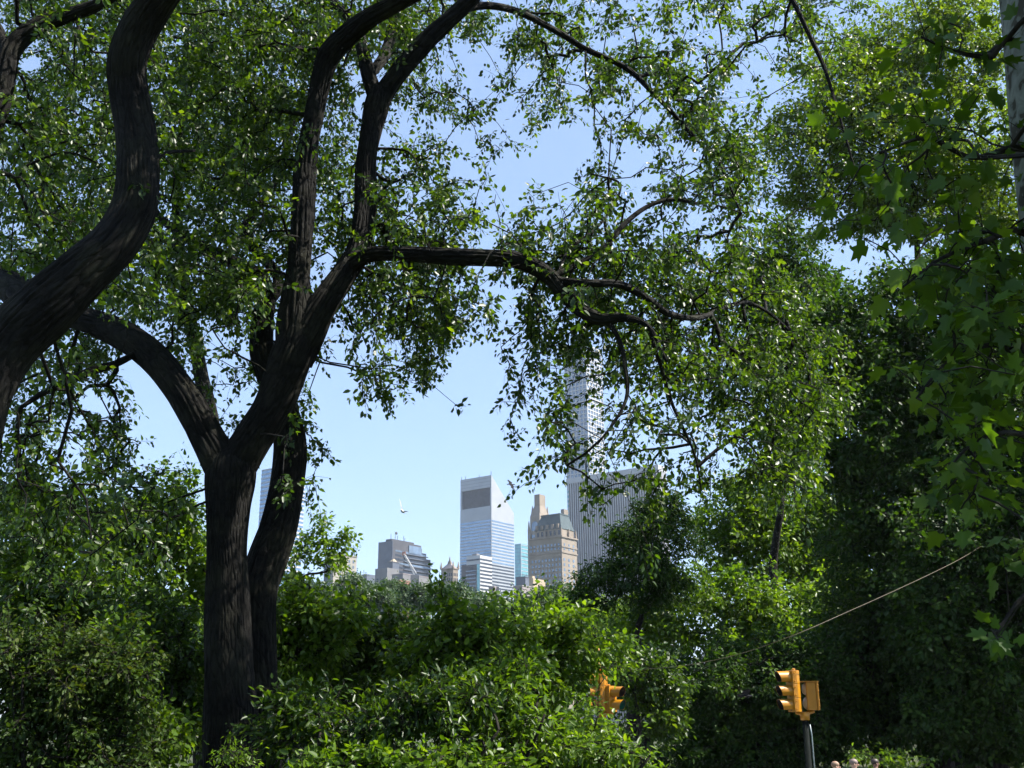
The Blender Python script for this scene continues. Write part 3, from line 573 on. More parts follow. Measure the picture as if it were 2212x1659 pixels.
# trees closing the gaps
BK = dict(group='dark trees standing behind the thicket', twigs=False, sides=3)
for k, (u, Y, lobes, lab, lm) in enumerate((
    (90, 62, [(60, 1350, 170, 150), (200, 1420, 160, 140), (-60, 1300, 150, 160)], 'dark tree behind the left thicket, nearest the left edge of the picture', M_dark),
    (360, 62, [(340, 1370, 130, 110), (430, 1450, 120, 130)], 'dark tree behind the left thicket, nearest the twin trunk', M_dark),
    (700, 70, [(640, 1420, 140, 90), (800, 1460, 150, 90)], 'dark tree behind the young trees right of the twin trunk', M_elm),
    (1010, 70, [(980, 1450, 140, 90), (1150, 1450, 150, 90)], 'dark tree behind the young trees below the slant-topped tower', M_elm),
    (1420, 88, [(1330, 1420, 130, 80), (1500, 1430, 150, 110), (1440, 1560, 150, 90)], 'dark tree deep in the shade between the two traffic signals', M_dark),
    (1760, 88, [(1700, 1440, 170, 130), (1850, 1200, 150, 200), (1840, 1560, 160, 100)], 'dark tree deep in the shade behind the nearer traffic signal', M_dark),
    (2080, 88, [(2010, 1050, 170, 220), (2160, 1330, 170, 200), (2030, 1500, 170, 140), (2200, 900, 160, 220)], 'dark tree deep in the shade at the right edge', M_dark))):
    tree('shade_tree', lab, 'tree', Y, lobes, .42, 8, 1.9, lm, base=u, tr=.3, sl=1.5, **BK)
tree('thicket_shrub', 'loose green undergrowth at the bottom edge between the rusty shrub and the twin trunk', 'shrub', 15, [(320, 1590, 80, 70), (280, 1660, 90, 40), (250, 1420, 60, 60)], .1, 14, 1.5, M_bright, tr=.025, stems=4, sl=.45)
tree('thicket_shrub', 'loose green undergrowth at the bottom edge just right of the twin trunk', 'shrub', 13.6, [(740, 1660, 100, 30), (860, 1670, 100, 30), (1010, 1670, 120, 30)], .11, 14, 1.5, M_bright, tr=.025, stems=4, sl=.45)
# woods that close the view off behind the near trees
g = np.random.default_rng(5)
def far(u, v, ru, rv, Y, label, grp, lm=None, leaf=.55, tau=3):
    tree('park_tree', label, 'tree', Y, [(u, v, ru, rv), (u - ru * .5, v + rv * .7, ru * .8, rv * .8), (u + ru * .5, v + rv * .8, ru * .8, rv * .9)], leaf, 8, tau, lm or M_far, tr=.35, sl=2.0, twigs=False, group=grp, r0=.012, base=u, clumps=14, sides=3)
tops = [(560, 1262), (610, 1270), (655, 1258), (700, 1268), (745, 1256), (790, 1262), (838, 1252), (880, 1268), (925, 1258), (968, 1266), (1010, 1272)]
NTH = 'first second third fourth fifth sixth seventh eighth ninth tenth eleventh'.split()
for k, (u, v) in enumerate(tops):
    far(u, v + 16, 34 + g.uniform(-4, 8), 26, 185 + g.uniform(-20, 20), NTH[k] + ' treetop from the left in the hazy grey-green tree line under the skyline', 'hazy tree line under the skyline')
tops2 = [(1065, 1293), (1110, 1287), (1155, 1276), (1200, 1270), (1245, 1272), (1300, 1290)]
for k, (u, v) in enumerate(tops2):
    far(u, v + 22, 36, 26, 140 + g.uniform(-12, 12), NTH[k] + ' treetop from the left in the park tree row under the slant-topped tower and hotel', 'park tree row under the hotel', M_dark if k > 3 else None, .45)
# ------------------------------------------------------------------ the skyline
ANG = R(36); ca, sa = math.cos(ANG), math.sin(ANG)
def glass(name, c, rough=.12, metal=.0, spec=.8):
    return noisy(name, tuple(x * .85 for x in c), tuple(min(1, x * 1.15) for x in c), .25, rough, metal, 0, 2, (1, 1, .4), spec)
G_sky = glass('reflecting_glass', (.2, .3, .42), .1, .6)
G_dark = glass('dark_glass', (.03, .04, .06), .25, spec=.4)
G_teal = glass('teal_glass', (.16, .36, .38), .1, .4)
G_blue = glass('blue_grey_glass', (.16, .22, .3), .12, .3)
F_alu = noisy('pale_aluminium', (.3, .315, .34), (.35, .365, .39), .08, .45, .15)
F_white = noisy('white_panel', (.42, .42, .43), (.48, .48, .48), .1, .6)
F_conc = noisy('white_concrete', (.38, .38, .39), (.44, .44, .45), .1, .7)
F_marble = noisy('white_marble', (.36, .36, .38), (.42, .42, .44), .1, .6)
F_lime = noisy('limestone', (.3, .245, .19), (.37, .31, .25), .12, .85)
F_lime2 = noisy('warm_limestone', (.28, .23, .18), (.35, .29, .24), .12, .85)
F_brick = noisy('red_brick', (.3, .12, .08), (.4, .18, .13), .2, .85)
F_brown = noisy('brown_spandrel', (.035, .036, .046), (.055, .055, .068), .12, .7)
F_grey = noisy('grey_render', (.19, .19, .205), (.24, .24, .25), .1, .8)
F_slate = noisy('slate_blue_panel', (.075, .09, .125), (.1, .115, .15), .1, .6)
F_pink = noisy('pinkish_stone', (.3, .25, .25), (.35, .3, .3), .1, .8)
F_cream = noisy('cream_stone', (.36, .33, .28), (.42, .39, .34), .1, .8)
F_tan = noisy('tan_brick', (.45, .35, .24), (.52, .42, .3), .1, .8)
F_copper = noisy('green_copper', (.025, .045, .052), (.048, .075, .08), .3, .6, p0=.3, p1=.7)
F_steel = noisy('dark_metal', (.025, .027, .035), (.045, .048, .058), .5, .5)
F_louvre = noisy('grey_louvre', (.055, .06, .08), (.085, .09, .115), .3, .6)
def slope(u, v):
    d = ray(u, v); return float(d[0] / d[1])
def height(u, v, Y): return float(at(u, v, Y)[2])
class Bld:
    """x runs along the right-hand face, y along the left-hand face, from the near corner; z is height."""
    def __init__(s, name, label, u0, ul, ur, v, Y, group='buildings on the skyline', cat='building'):
        k0 = slope(u0, v); s.Y = Y; s.cx, s.cy = k0 * Y, Y
        k = slope(ur, v); s.w = (k * s.cy - s.cx) / (sa - k * ca)
        k = slope(ul, v); s.d = (s.cx - k * s.cy) / (ca + k * sa)
        s.e = empty(name, (s.cx, s.cy, 0), label, cat, group, rz=math.atan2(ca, sa)); s.v = v
    def h(s, u, v): return height(u, v, s.Y)          # height on the near corner line
    def part(s, name, mb, m, parent=None, **k): return mb.build(name, m, parent or s.e, **k)
    def win(s, rects, m, name='window', depth=.18, limit=100):
        """rects: (face, a0, a1, z0, z1); each its own part, past 100 the rest as one."""
        rest = MB()
        for i, (f, a0, a1, z0, z1) in enumerate(rects):
            b = MB() if i < limit else rest
            if f == 'R': b.box(a0, a1, -depth, .3, z0, z1)
            else: b.box(-depth, .3, a0, a1, z0, z1)
            if i < limit: s.part(name, b, m)
        if rest.v: tag(s.part(name, rest, m), kind='stuff')

for M_ in ( F_lime, F_lime2, F_brick, F_grey, F_pink, F_cream, F_tan):
    for e_ in M_.node_tree.nodes['Color Ramp'].color_ramp.elements: e_.color = tuple(c * .7 for c in e_.color[:3]) + (1,)
# ---- the white tower with a slanted roof
b = Bld('slant_tower', 'tall white and silver office tower with a slanted roof and a dark louvred recess', 1061.5, 994.5, 1110, 1080, 1300)
Ht, Hs = b.h(1061.5, 1026), b.h(1109, 1097); w_, d_ = b.w, b.d; dz = (Ht - Hs)
zl1, zl0 = b.h(1061, 1052), b.h(1061, 1092)
bd = MB(); t = 3.0; z_t = Ht - dz * t / w_
def prism(mb, x0, x1, y0, y1, z0, z1a, z1b):
    return mb.poly([(x0, y0, z0), (x1, y0, z0), (x1, y1, z0), (x0, y1, z0), (x0, y0, z1a), (x1, y0, z1b), (x1, y1, z1b), (x0, y1, z1a)],
                   [(0, 3, 2, 1), (4, 5, 6, 7), (0, 1, 5, 4), (1, 2, 6, 5), (2, 3, 7, 6), (3, 0, 4, 7)])
prism(bd, t, w_, 0, d_, 0, z_t, Hs)
bd.box(0, t, 0, d_, 0, zl0); bd.box(0, t, 0, d_ * .045, zl0, zl1); bd.box(0, t, d_ * .95, d_, zl0, zl1); prism(bd, 0, t, 0, d_, zl1, Ht, z_t)
b.part('wall', bd, F_alu)
lv = MB(); lv.box(2.2, t - .02, d_ * .05, d_ * .945, zl0 + .1, zl1 - .1)
for k in range(30):
    y = d_ * (.055 + .03 * k); y < d_ * .94 and lv.box(1.5, 2.2, y, y + .5, zl0 + .1, zl1 - .1)
b.part('louvre', lv, F_louvre)
zb = b.h(1061, 1119); fl = 3.78; nb = int(zb / fl)
for k in range(min(nb, 50)):
    z = zb - (k + 1) * fl
    if z < 4: break
    b.part('window_band', MB().box(.6, w_ - .6, -.25, .3, z, z + 1.65), G_sky if k < 14 else G_dark)  # lower bands get darker glass in place of reflected buildings
    b.part('window_band', MB().box(-.25, .3, .6, d_ - .6, z, z + 2.1), G_sky)
sm = MB()
for k in range(9): sm.box(-.1, .3, .3, d_ - .3, Ht - 3 - k * 4.1 - .25, Ht - 3 - k * 4.1) if Ht - 3 - k * 4.1 > zl1 + 2 or Ht - 3 - k * 4.1 < zl0 - 1 else None
b.part('panel_joint', sm, F_louvre)
an = MB(); [an.tube([(.8, y, Ht), (.8, y, Ht + h_)], .35, 5) for y, h_ in ((1, 5), (d_ * .4, 3), (d_ * .85, 4), (d_ - 1, 4))]
b.part('antenna', an, F_steel)

# ---- striped office block in front of it
b = Bld('office_block', 'white banded office block with a dark brown flank in front of the slant-topped tower', 1037, 996.5, 1063, 1250, 1120)
Ht = b.h(1037, 1199); h2 = b.h(1000, 1216); w_, d_ = b.w, b.d
b.part('wall', MB().box(0, w_, 0, d_ * .72, 0, Ht), F_white); b.part('annex', MB().box(0, w_, d_ * .72 + .05, d_, 0, h2), F_brown)
b.part('flank', MB().box(-.5, 0, d_ * .16, d_ * .72, 0, Ht - 9), F_brown); b.part('glass_strip', MB().box(-.4, 0, .4, d_ * .155, 0, Ht - 9), G_teal)
k = 0; z = Ht - 3.2
while z > 20:
    b.part('window_band', MB().box(.3, w_ - .3, -.2, .3, z - 1.7, z), G_dark)
    if k == 0: b.part('window_band', MB().box(-.2, .3, .3, d_ * .72, z - 1.9, z - .2), G_dark)
    z -= 3.75; k += 1
b.win([('L', d_ * .2 + j * d_ * .075 + .5, d_ * .2 + j * d_ * .075 + 1.7, Ht - 16 - 3.75 * k, Ht - 14.6 - 3.75 * k) for k in range(14) for j in range(7)], G_blue, depth=.75)
pl = MB(); pl.box(2, 7, d_ * .25, d_ * .5, Ht, Ht + 2.5); b.part('roof_plant', pl, F_grey)

# ---- small pink building at its foot
b = Bld('stone_block', 'small blank pinkish block at the foot of the slant-topped tower', 1067, 1063.5, 1078, 1280, 1000)
Ht = b.h(1067, 1266); b.part('wall', MB().box(0, b.w, 0, max(b.d, 6), 0, Ht), F_pink)
b.win([('R', 1 + 2.4 * j, 2.4 + 2.4 * j, Ht - 11 - 3.4 * k, Ht - 9.4 - 3.4 * k) for k in range(3) for j in range(int(b.w / 2.4))], G_dark)

# ---- teal glass tower
b = Bld('glass_tower', 'narrow teal glass tower between the white slant-topped tower and the hotel', 1125.5, 1112.5, 1142, 1230, 1250)
Ht = b.h(1125.5, 1174); b.part('wall', MB().box(0, b.w, 0, b.d, 0, Ht), G_teal)
for k in range(26):
    b.part('spandrel', MB().box(-.2, b.w, -.25, -.02, Ht - 1 - 4.2 * k - .9, Ht - 1 - 4.2 * k), F_slate if k % 5 == 3 else F_alu)
    b.part('spandrel', MB().box(-.25, -.02, 0, b.d, Ht - 1 - 4.2 * k - .6, Ht - 1 - 4.2 * k), G_blue)
b.part('mullion', MB().box(-.5, .1, -.5, -.26, 0, Ht + .5), F_alu)

# ---- the slim hotel tower with a chimney-like top
b = Bld('hotel_tower', 'slim limestone tower with a tapering top and pinnacles behind the green-roofed hotel', 1166, 1140, 1194, 1150, 930)
w_, d_ = b.w, b.d; z1, z2, z3, z4 = b.h(1166, 1145), b.h(1166, 1112), b.h(1166, 1086), b.h(1166, 1064)
b.part('wall', MB().box(0, w_, 0, d_, 0, z1), F_lime)
sh = MB(); i1 = .1; sh.box(w_ * i1, w_ * (1 - i1), d_ * i1, d_ * (1 - i1), z1 + .02, z2); b.part('shoulder', sh, F_lime)
rf = MB(); rf.frustum((w_ * i1, w_ * (1 - i1), d_ * i1, d_ * (1 - i1)), z2 + .02, (w_ * .3, w_ * .7, d_ * .3, d_ * .7), z3)
rp = b.part('roof', rf, F_lime2); ch = MB(); ch.box(w_ * .28, w_ * .72, d_ * .28, d_ * .72, z3 - 4, z4); b.part('chimney', ch, F_lime, rp)
for (x, y, z, hh) in ((.05, .05, z1, 9), (.05, .95, z1, 9), (.95, .05, z1, 9), (.14, .5, z1, 10), (.2, .2, z3 - 8, 7), (.2, .8, z3 - 8, 7), (.8, .2, z3 - 8, 7)):
    b.part('pinnacle', MB().frustum((w_ * x - .9, w_ * x + .9, d_ * y - .9, d_ * y + .9), z + .03, (w_ * x - .2, w_ * x + .2, d_ * y - .2, d_ * y + .2), z + hh), F_lime2)
b.win([('L', d_ * (.12 + .2 * j), d_ * (.12 + .2 * j) + 2.2, z1 - 6 - 4.2 * k, z1 - 3.4 - 4.2 * k) for k in range(22) for j in range(4)], G_blue)
b.part('arched_window', MB().loft([[(w_ * i1 - .4 + q_, d_ * .5 + 3.2 * math.cos(a), z2 - 16 + (8 if math.sin(a) > -.01 else 0) + (3.2 * max(math.sin(a), 0)) - (0 if math.sin(a) > -.01 else 0)) for a in [math.pi * j / 8 for j in range(9)]] + [(w_ * i1 - .4 + q_, d_ * .5 - 3.2, z2 - 18), (w_ * i1 - .4 + q_, d_ * .5 + 3.2, z2 - 18)] for q_ in (0, .6)]), G_blue)

# ---- the hotel with the green mansard roof
b = Bld('grand_hotel', 'cream stone hotel with a green copper mansard roof', 1214, 1144, 1246.5, 1200, 850)
w_, d_ = b.w, b.d; zc, ze, zt = b.h(1214, 1160), b.h(1214, 1140), b.h(1214, 1108)
b.part('wall', MB().box(0, w_, 0, d_, 0, zc), F_lime)
for z, o_ in ((zc, .9), (zc - 12, .5), (b.h(1214, 1181), .5)):
    b.part('cornice', MB().box(-o_, w_ + o_, -o_, d_ + o_, z + .02, z + 1.1), F_lime2)
up = MB(); up.box(1.6, w_ - 1.6, 1.6, d_ * .86, zc + 1.13, ze); b.part('attic', up, F_lime)
rf = MB(); rf.frustum((1.2, w_ - 1.2, 1.2, d_ * .88), ze + .03, (w_ * .22, w_ * .8, d_ * .14, d_ * .72), zt); rp = b.part('roof', rf, F_copper)
rb = MB(); rb.box(w_ * .2, w_ * .82, d_ * .13, d_ * .73, zt + .02, zt + 1.0); b.part('roof_ridge', rb, F_copper, rp)
ch = MB(); ch.box(w_ * .5, w_ * .78, d_ * .14, d_ * .24, zt + 1.05, zt + 5.2); b.part('chimney', ch, F_lime2, rp)
for j in range(5):
    y = d_ * (.15 + .16 * j); b.part('dormer', MB().box(.9, 2.6, y - 1.1, y + 1.1, ze + .5, ze + 4), F_lime2, rp)
for x, y in ((0, 0), (0, .5), (0, .95), (.95, 0), (.5, 0)):
    b.part('pinnacle', MB().frustum((w_ * x - .2, w_ * x + 1.5, d_ * y - .2, d_ * y + 1.5), zc + 1.15, (w_ * x + .4, w_ * x + .8, d_ * y + .4, d_ * y + .8), zc + 8), F_lime2)
wr = [('L', d_ * .07 + d_ * .107 * j, d_ * .07 + d_ * .107 * j + 1.5, zc - 9.5, zc - 4.5) for j in range(9)] + [('R', w_ * .13 + w_ * .3 * j, w_ * .13 + w_ * .3 * j + 1.6, zc - 9.5, zc - 4.5) for j in range(3)]
for k in range(12):
    z = zc - 18 - 4.0 * k
    wr += [('R', w_ * .1 + w_ * .3 * j, w_ * .1 + w_ * .3 * j + 2.0, z, z + 2.1) for j in range(3)] + [('L', d_ * .05 + d_ * .105 * j, d_ * .05 + d_ * .105 * j + 1.3, z, z + 2.1) for j in range(9)]
b.win(wr, G_blue)
for j in range(6): b.part('attic_window', MB().box(1.35, 1.7, d_ * (.08 + .13 * j), d_ * (.08 + .13 * j) + 1.8, zc + 2.4, ze - 1.2), G_dark)

# ---- low rooftops at the hotel's foot
b = Bld('low_building', 'tan rooftop block lit by the sun at the foot of the hotel', 1152, 1143, 1178, 1270, 780)
Ht = b.h(1155, 1249); b.part('wall', MB().box(0, b.w, 0, b.d, 0, Ht), F_tan); b.part('roof_hut', MB().box(2, 5, 2, 5, Ht, Ht + 2), F_tan)
b.win([('R', 2 + 3 * j, 3.4 + 3 * j, Ht - 9, Ht - 7) for j in range(3)], G_dark)
b = Bld('low_building', 'dark slate rooftop block left of the tan rooftop block', 1135, 1115, 1150, 1270, 820)
Ht = b.h(1135, 1247); b.part('wall', MB().box(0, b.w, 0, b.d, 0, Ht), F_slate); b.part('parapet', MB().box(-.3, b.w + .3, -.3, b.d + .3, Ht + .02, Ht + .8), F_slate)
b = Bld('low_building', 'long pale brown block just above the treetops below the teal tower', 1128, 1110, 1215, 1280, 760)
Ht = b.h(1128, 1266); b.part('wall', MB().box(0, b.w, 0, b.d, 0, Ht), F_pink); b.part('parapet', MB().box(-.3, b.w + .3, -.3, b.d + .3, Ht + .02, Ht + .7), F_cream)

# ---- the pencil tower with square windows
b = Bld('pencil_tower', 'very tall slender white tower gridded with square windows, half hidden by hanging leaves', 1269, 1222, 1303, 900, 1170)
w_, d_ = b.w, b.d; Ht = b.h(1269, 742); fh = 4.75
b.part('core', MB().box(0, w_, 0, d_, 0, Ht - .5), G_blue)
fr = MB(); n = 6
for i in range(n + 1):
    fr.box(-.7, -.02, d_ * i / n - (.0 if i == 0 else .55), d_ * i / n + (.0 if i == n else .55), 0, Ht)
    fr.box(w_ * i / n - (.7 if i == 0 else .55), w_ * i / n + (.0 if i == n else .55), -.7, -.02, 0, Ht)
for k in range(int((Ht - 60) / fh)):
    z = Ht - k * fh
    for i in range(n):
        fr.box(-.68, -.02, d_ * i / n + (.02 if i == 0 else .57), d_ * (i + 1) / n - (.02 if i == n - 1 else .57), z - 1.2, z - .02)
        fr.box(w_ * i / n + .57, w_ * (i + 1) / n - (.02 if i == n - 1 else .57), -.68, -.02, z - 1.2, z - .02)
b.part('frame', fr, F_conc)
wr = []
for k in range(int((Ht - 120) / fh)):
    z = Ht - k * fh
    for i in range(n):
        wr.append(('R', w_ * i / n + .75, w_ * (i + 1) / n - .75, z - fh + .2, z - 1.4)); wr.append(('L', d_ * i / n + .75, d_ * (i + 1) / n - .75, z - fh + .2, z - 1.4))
b.win(wr[300:], G_blue, depth=.12); 
b.win(wr[:300], G_blue, depth=.12, limit=0)

# ---- the white tower striped with vertical piers
b = Bld('striped_tower', 'wide white tower striped with close vertical piers behind the dark feathery tree', 1425, 1228, 1441, 1100, 950)
w_, d_ = b.w, b.d; Ht = b.h(1425, 1004)
b.part('wall', MB().box(0, w_, 0, d_, 0, Ht - 5), F_steel); b.part('roof_band', MB().box(-1.2, w_ + 1.2, -1.2, d_ + 1.2, Ht - 4.98, Ht), F_marble)
n = 40; 
for i in range(n):
    b.part('pier', MB().box(-1.1, -.02, d_ * (i + .25) / n, d_ * (i + .25) / n + d_ / n * .44, 0, Ht - 5), F_marble)
for i in range(6): b.part('pier', MB().box(w_ * (i + .2) / 6, w_ * (i + .75) / 6, -1.1, -.02, 0, Ht - 5), F_marble)
for k in range(22): b.part('bay_window', MB().box(-1.3, -1.12, d_ * .985, d_ * .999, Ht - 14 - 4.4 * k, Ht - 11.5 - 4.4 * k), G_teal)

# ---- the terraced dark block, its neighbours and the crane
b = Bld('terraced_block', 'dark terraced office block stepping down on its right side, with aerials on the roof', 848, 826, 930, 1220, 1150)
w_, d_ = b.w, b.d; Ht = b.h(848, 1168)
st = [(0, .74, 1168), (.74, .76, 1174), (.76, .88, 1184), (.88, 1, 1196)]; zs = [b.h(848, s_[2]) for s_ in st]
wl = MB(); [wl.box(w_ * a, w_ * c, 0, d_ + 6, 0, z) for (a, c, _), z in zip(st, zs)]; b.part('wall', wl, F_brown)
b.part('flank', MB().box(-.5, -.02, 0, d_ + 6, 0, Ht), F_slate)
k = 0; z = Ht - 12
while z > 30:
    xe = max([c for (a, c, _), zz in zip(st, zs) if zz > z + 3]); b.part('balcony_band', MB().box(w_ * .28, w_ * xe + (.8 if k % 2 else 1.6), -1.4, -.02, z, z + .8), F_slate)
    b.part('window_band', MB().box(w_ * .06, w_ * xe - 1, -.3, -.02, z + 1.1, z + 2.9), G_dark if k % 3 else G_blue); z -= 4.2; k += 1
b.part('penthouse', MB().box(w_ * .02, w_ * .6, 3, d_ * .8, Ht + .02, Ht + 2.5), F_brown)
b.part('terrace_glass', MB().box(w_ * .4, w_ * .73, -.9, -.02, Ht - 10, Ht - 2), G_blue)
dish = MB(); [dish.tube([(w_ * x, 6, Ht + 2.4), (w_ * x, 6, Ht + 2.4 + h_)], .28, 5) for x, h_ in ((.05, 6), (.16, 9), (.22, 5), (.38, 6), (.41, 4))]
dish.ell((w_ * .19, 6, Ht + 10), (1.6, .7, 1.6)); b.part('aerial', dish, F_steel)
b = Bld('plain_block', 'plain grey block with a little cupola in front of the terraced block', 836, 810, 861, 1250, 1000)
Ht = b.h(836, 1226); w_, d_ = b.w, b.d; b.part('wall', MB().box(0, w_, 0, d_, 0, Ht), F_grey)
b.win([('L', d_ * .1, d_ * .45, Ht - 12 - 5 * k, Ht - 10 - 5 * k) for k in range(3)] + [('L', d_ * .72, d_ * .85, Ht - 13 - 6 * k, Ht - 9 - 6 * k) for k in range(2)], G_dark)
b = Bld('cupola_house', 'small slate rooftop house with an orange-capped roof left of the terraced block', 848, 837, 862, 1230, 1040)
Ht = b.h(848, 1214); w_, d_ = b.w, b.d; b.part('wall', MB().box(0, w_, 0, d_, 0, Ht), F_slate); b.part('cornice', MB().box(-.5, w_ + .5, -.5, d_ + .5, Ht + .02, Ht + .7), F_grey)
rf = MB(); rf.frustum((w_ * .2, w_ * .9, d_ * .2, d_ * .9), Ht + .72, (w_ * .45, w_ * .65, d_ * .45, d_ * .65), Ht + 3.6); b.part('roof', rf, F_tan)
b = Bld('low_building', 'low blue-grey block with a thin roof rail at the left end of the terraced block', 792, 772, 812, 1255, 1080)
Ht = b.h(792, 1240); w_, d_ = b.w, b.d; b.part('wall', MB().box(0, w_, 0, d_, 0, Ht), F_slate)
ra = MB(); ra.box(-.1, .1, 0, d_, Ht + 1.6, Ht + 1.8); [ra.box(-.1, .1, d_ * q_, d_ * q_ + .2, Ht, Ht + 1.58) for q_ in (.05, .35, .65, .95)]; b.part('roof_rail', ra, F_steel)
b = Bld('low_building', 'long flat grey-brown wall of a block below the terraced block', 870, 865, 932, 1260, 900)
Ht = b.h(870, 1240); b.part('wall', MB().box(0, b.w, 0, 12, 0, Ht), F_grey); b.part('parapet', MB().box(-.2, b.w + .2, -.2, 12.2, Ht + .02, Ht + .6), F_pink)
b = Bld('low_building', 'low red brick building showing just above the tree line', 864, 858, 886, 1265, 800)
Ht = b.h(864, 1253); b.part('wall', MB().box(0, b.w, 0, 10, 0, Ht), F_brick); b.part('parapet', MB().box(-.2, b.w + .2, -.2, 10.2, Ht + .02, Ht + .5), F_tan)
p0, p1 = at(897, 1240, 890), at(873, 1197, 890); cr = empty('crane_boom', p0, 'white lattice crane boom leaning left in front of the terraced block', 'crane')
q0, q1 = Vector((0, 0, 0)), Vector(p1 - p0); ax = (q1 - q0).normalized(); sx = ax.cross(Vector((0, 1, 0))).normalized() * 1.0; sy = Vector((0, 1, 0)) * 1.0
cb = MB(); [cb.tube([q0 + o_, q1 + o_ * .5], .28, 5) for o_ in (sx + sy, sx - sy, -sx + sy, -sx - sy)]
for k in range(14):
    a, c = q0.lerp(q1, k / 14), q0.lerp(q1, (k + 1) / 14); o_ = sx * (1 - k / 28); cb.tube([a + o_ - sy, c - o_ - sy], .2, 4); cb.tube([a - o_ - sy, c + o_ - sy], .2, 4)
cb.build('boom', F_white, cr); MB().box(q1.x - 1.5, q1.x + 1.2, -1, 1, q1.z - 1.2, q1.z + 2).build('boom_tip', F_brick, cr)
MB().box(-3.5, 3.5, -3, 3, -float(p0[2]) , -1).build('cab_base', F_grey, cr)

# ---- the spired building
b = Bld('spired_building', 'old stone building with a pyramid roof and needle spire left of the slant-topped tower', 979, 953, 990, 1240, 980)
w_, d_ = b.w, b.d; z1 = b.h(975, 1229); z2 = b.h(975, 1216); z3 = b.h(975, 1199)
b.part('wall', MB().box(0, w_, 0, d_, 0, z1), F_lime); b.part('cornice', MB().box(-.5, w_ + .5, -.5, d_ + .5, z1 + .02, z1 + .9), F_lime2)
rf = MB(); rf.frustum((0, w_, 0, d_), z1 + .92, (w_ * .36, w_ * .64, d_ * .36, d_ * .64), z2); rp = b.part('roof', rf, F_pink)
sp_ = MB(); sp_.frustum((w_ * .36, w_ * .64, d_ * .36, d_ * .64), z2 + .02, (w_ * .4, w_ * .6, d_ * .4, d_ * .6), z2 + 2.5); sp_.frustum((w_ * .44, w_ * .56, d_ * .44, d_ * .56), z2 + 2.52, (w_ * .49, w_ * .51, d_ * .49, d_ * .51), z3); b.part('spire', sp_, F_lime2, rp)
for x, y in ((0, 0), (0, 1), (1, 0)): b.part('pinnacle', MB().frustum((w_ * x - .9, w_ * x + .9, d_ * y - .9, d_ * y + .9), z1 + .93, (w_ * x - .15, w_ * x + .15, d_ * y - .15, d_ * y + .15), z1 + 7), F_lime2)
b.win([(f, a + 2.2 * j, a + 2.2 * j + 1.1, z1 - 6 - 4.5 * k, z1 - 3.4 - 4.5 * k) for k in range(4) for f, a, nn in (('L', 1.2, int(d_ / 2.2) - 1), ('R', .8, int(w_ / 2.2))) for j in range(nn)], G_dark)

# ---- far left blocks and the pale glass tower behind the twin trunk
b = Bld('cream_block', 'cream stone apartment block with rows of windows beside the lit twin trunk', 720, 701, 770, 1230, 820)
Ht = b.h(722, 1196); w_, d_ = b.w, b.d; b.part('wall', MB().box(0, w_, 0, d_, 0, Ht), F_cream); b.part('cornice', MB().box(-.5, w_ + .5, -.5, d_ + .5, Ht + .02, Ht + .7), F_cream)
b.part('flank', MB().box(-.5, -.02, 2.5, d_, 0, Ht - 3), F_slate)
b.win([('R', w_ * (.28 + .18 * j), w_ * (.28 + .18 * j) + 1.7, Ht - 5 - 4 * k, Ht - 2.8 - 4 * k) for k in range(8) for j in range(4)], G_blue)
b = Bld('glass_tower', 'pale banded glass tower mostly hidden behind the twin trunk', 590, 563, 658, 1060, 1000)
Ht = b.h(590, 1010); w_, d_ = b.w, b.d; b.part('wall', MB().box(0, w_, 0, d_, 0, Ht), G_sky)
for k in range(24):
    b.part('spandrel', MB().box(0, w_, -.3, -.02, Ht - 4 * k - 1.6, Ht - 4 * k), F_white); b.part('spandrel', MB().box(-.3, -.02, 0, d_, Ht - 4 * k - 1.4, Ht - 4 * k), F_alu)
b = Bld('white_block', 'white block glimpsed through gaps in the shaded trees on the right', 2140, 2080, 2190, 1180, 700)
Ht = b.h(2140, 1120); w_, d_ = b.w, b.d; b.part('wall', MB().box(0, w_, 0, d_, 0, Ht), F_white)
b.win([('R', 2 + 4 * j, 4 + 4 * j, Ht - 6 - 4 * k, Ht - 4 - 4 * k) for k in range(10) for j in range(int(w_ / 4) - 1)] + [('L', 2 + 4 * j, 4 + 4 * j, Ht - 6 - 4 * k, Ht - 4 - 4 * k) for k in range(10) for j in range(int(d_ / 4) - 1)], G_blue)
# ------------------------------------------------------------------ traffic signals
Y_paint = noisy('signal_yellow', (.38, .155, .002), (.45, .19, .005), 6, .4, spec=.5, p0=.3, p1=.7)
Y_edge = Y_paint
P_green = noisy('dark_green_post', (.003, .005, .0045), (.005, .008, .007), 8, .8, spec=.08)
P_lite = noisy('galvanised_pipe', (.2, .26, .26), (.28, .33, .33), 10, .5, .3)
K_in = mat('visor_black', (.012, .01, .014), .7)
L_off = mat('red_lens_unlit', (.12, .015, .012), .2); L_amb = mat('amber_lens_unlit', (.2, .09, .01), .2)
L_grn = mat('green_lens_lit', (0, .3, .22), .2); pg = L_grn.node_tree.nodes['Principled BSDF']; pg.inputs['Emission Color'].default_value = (0, .75, .5, 1); pg.inputs['Emission Strength'].default_value = .9
B_white = noisy('reflector_dome', (.4, .28, .16), (.48, .35, .22), 5, .4)
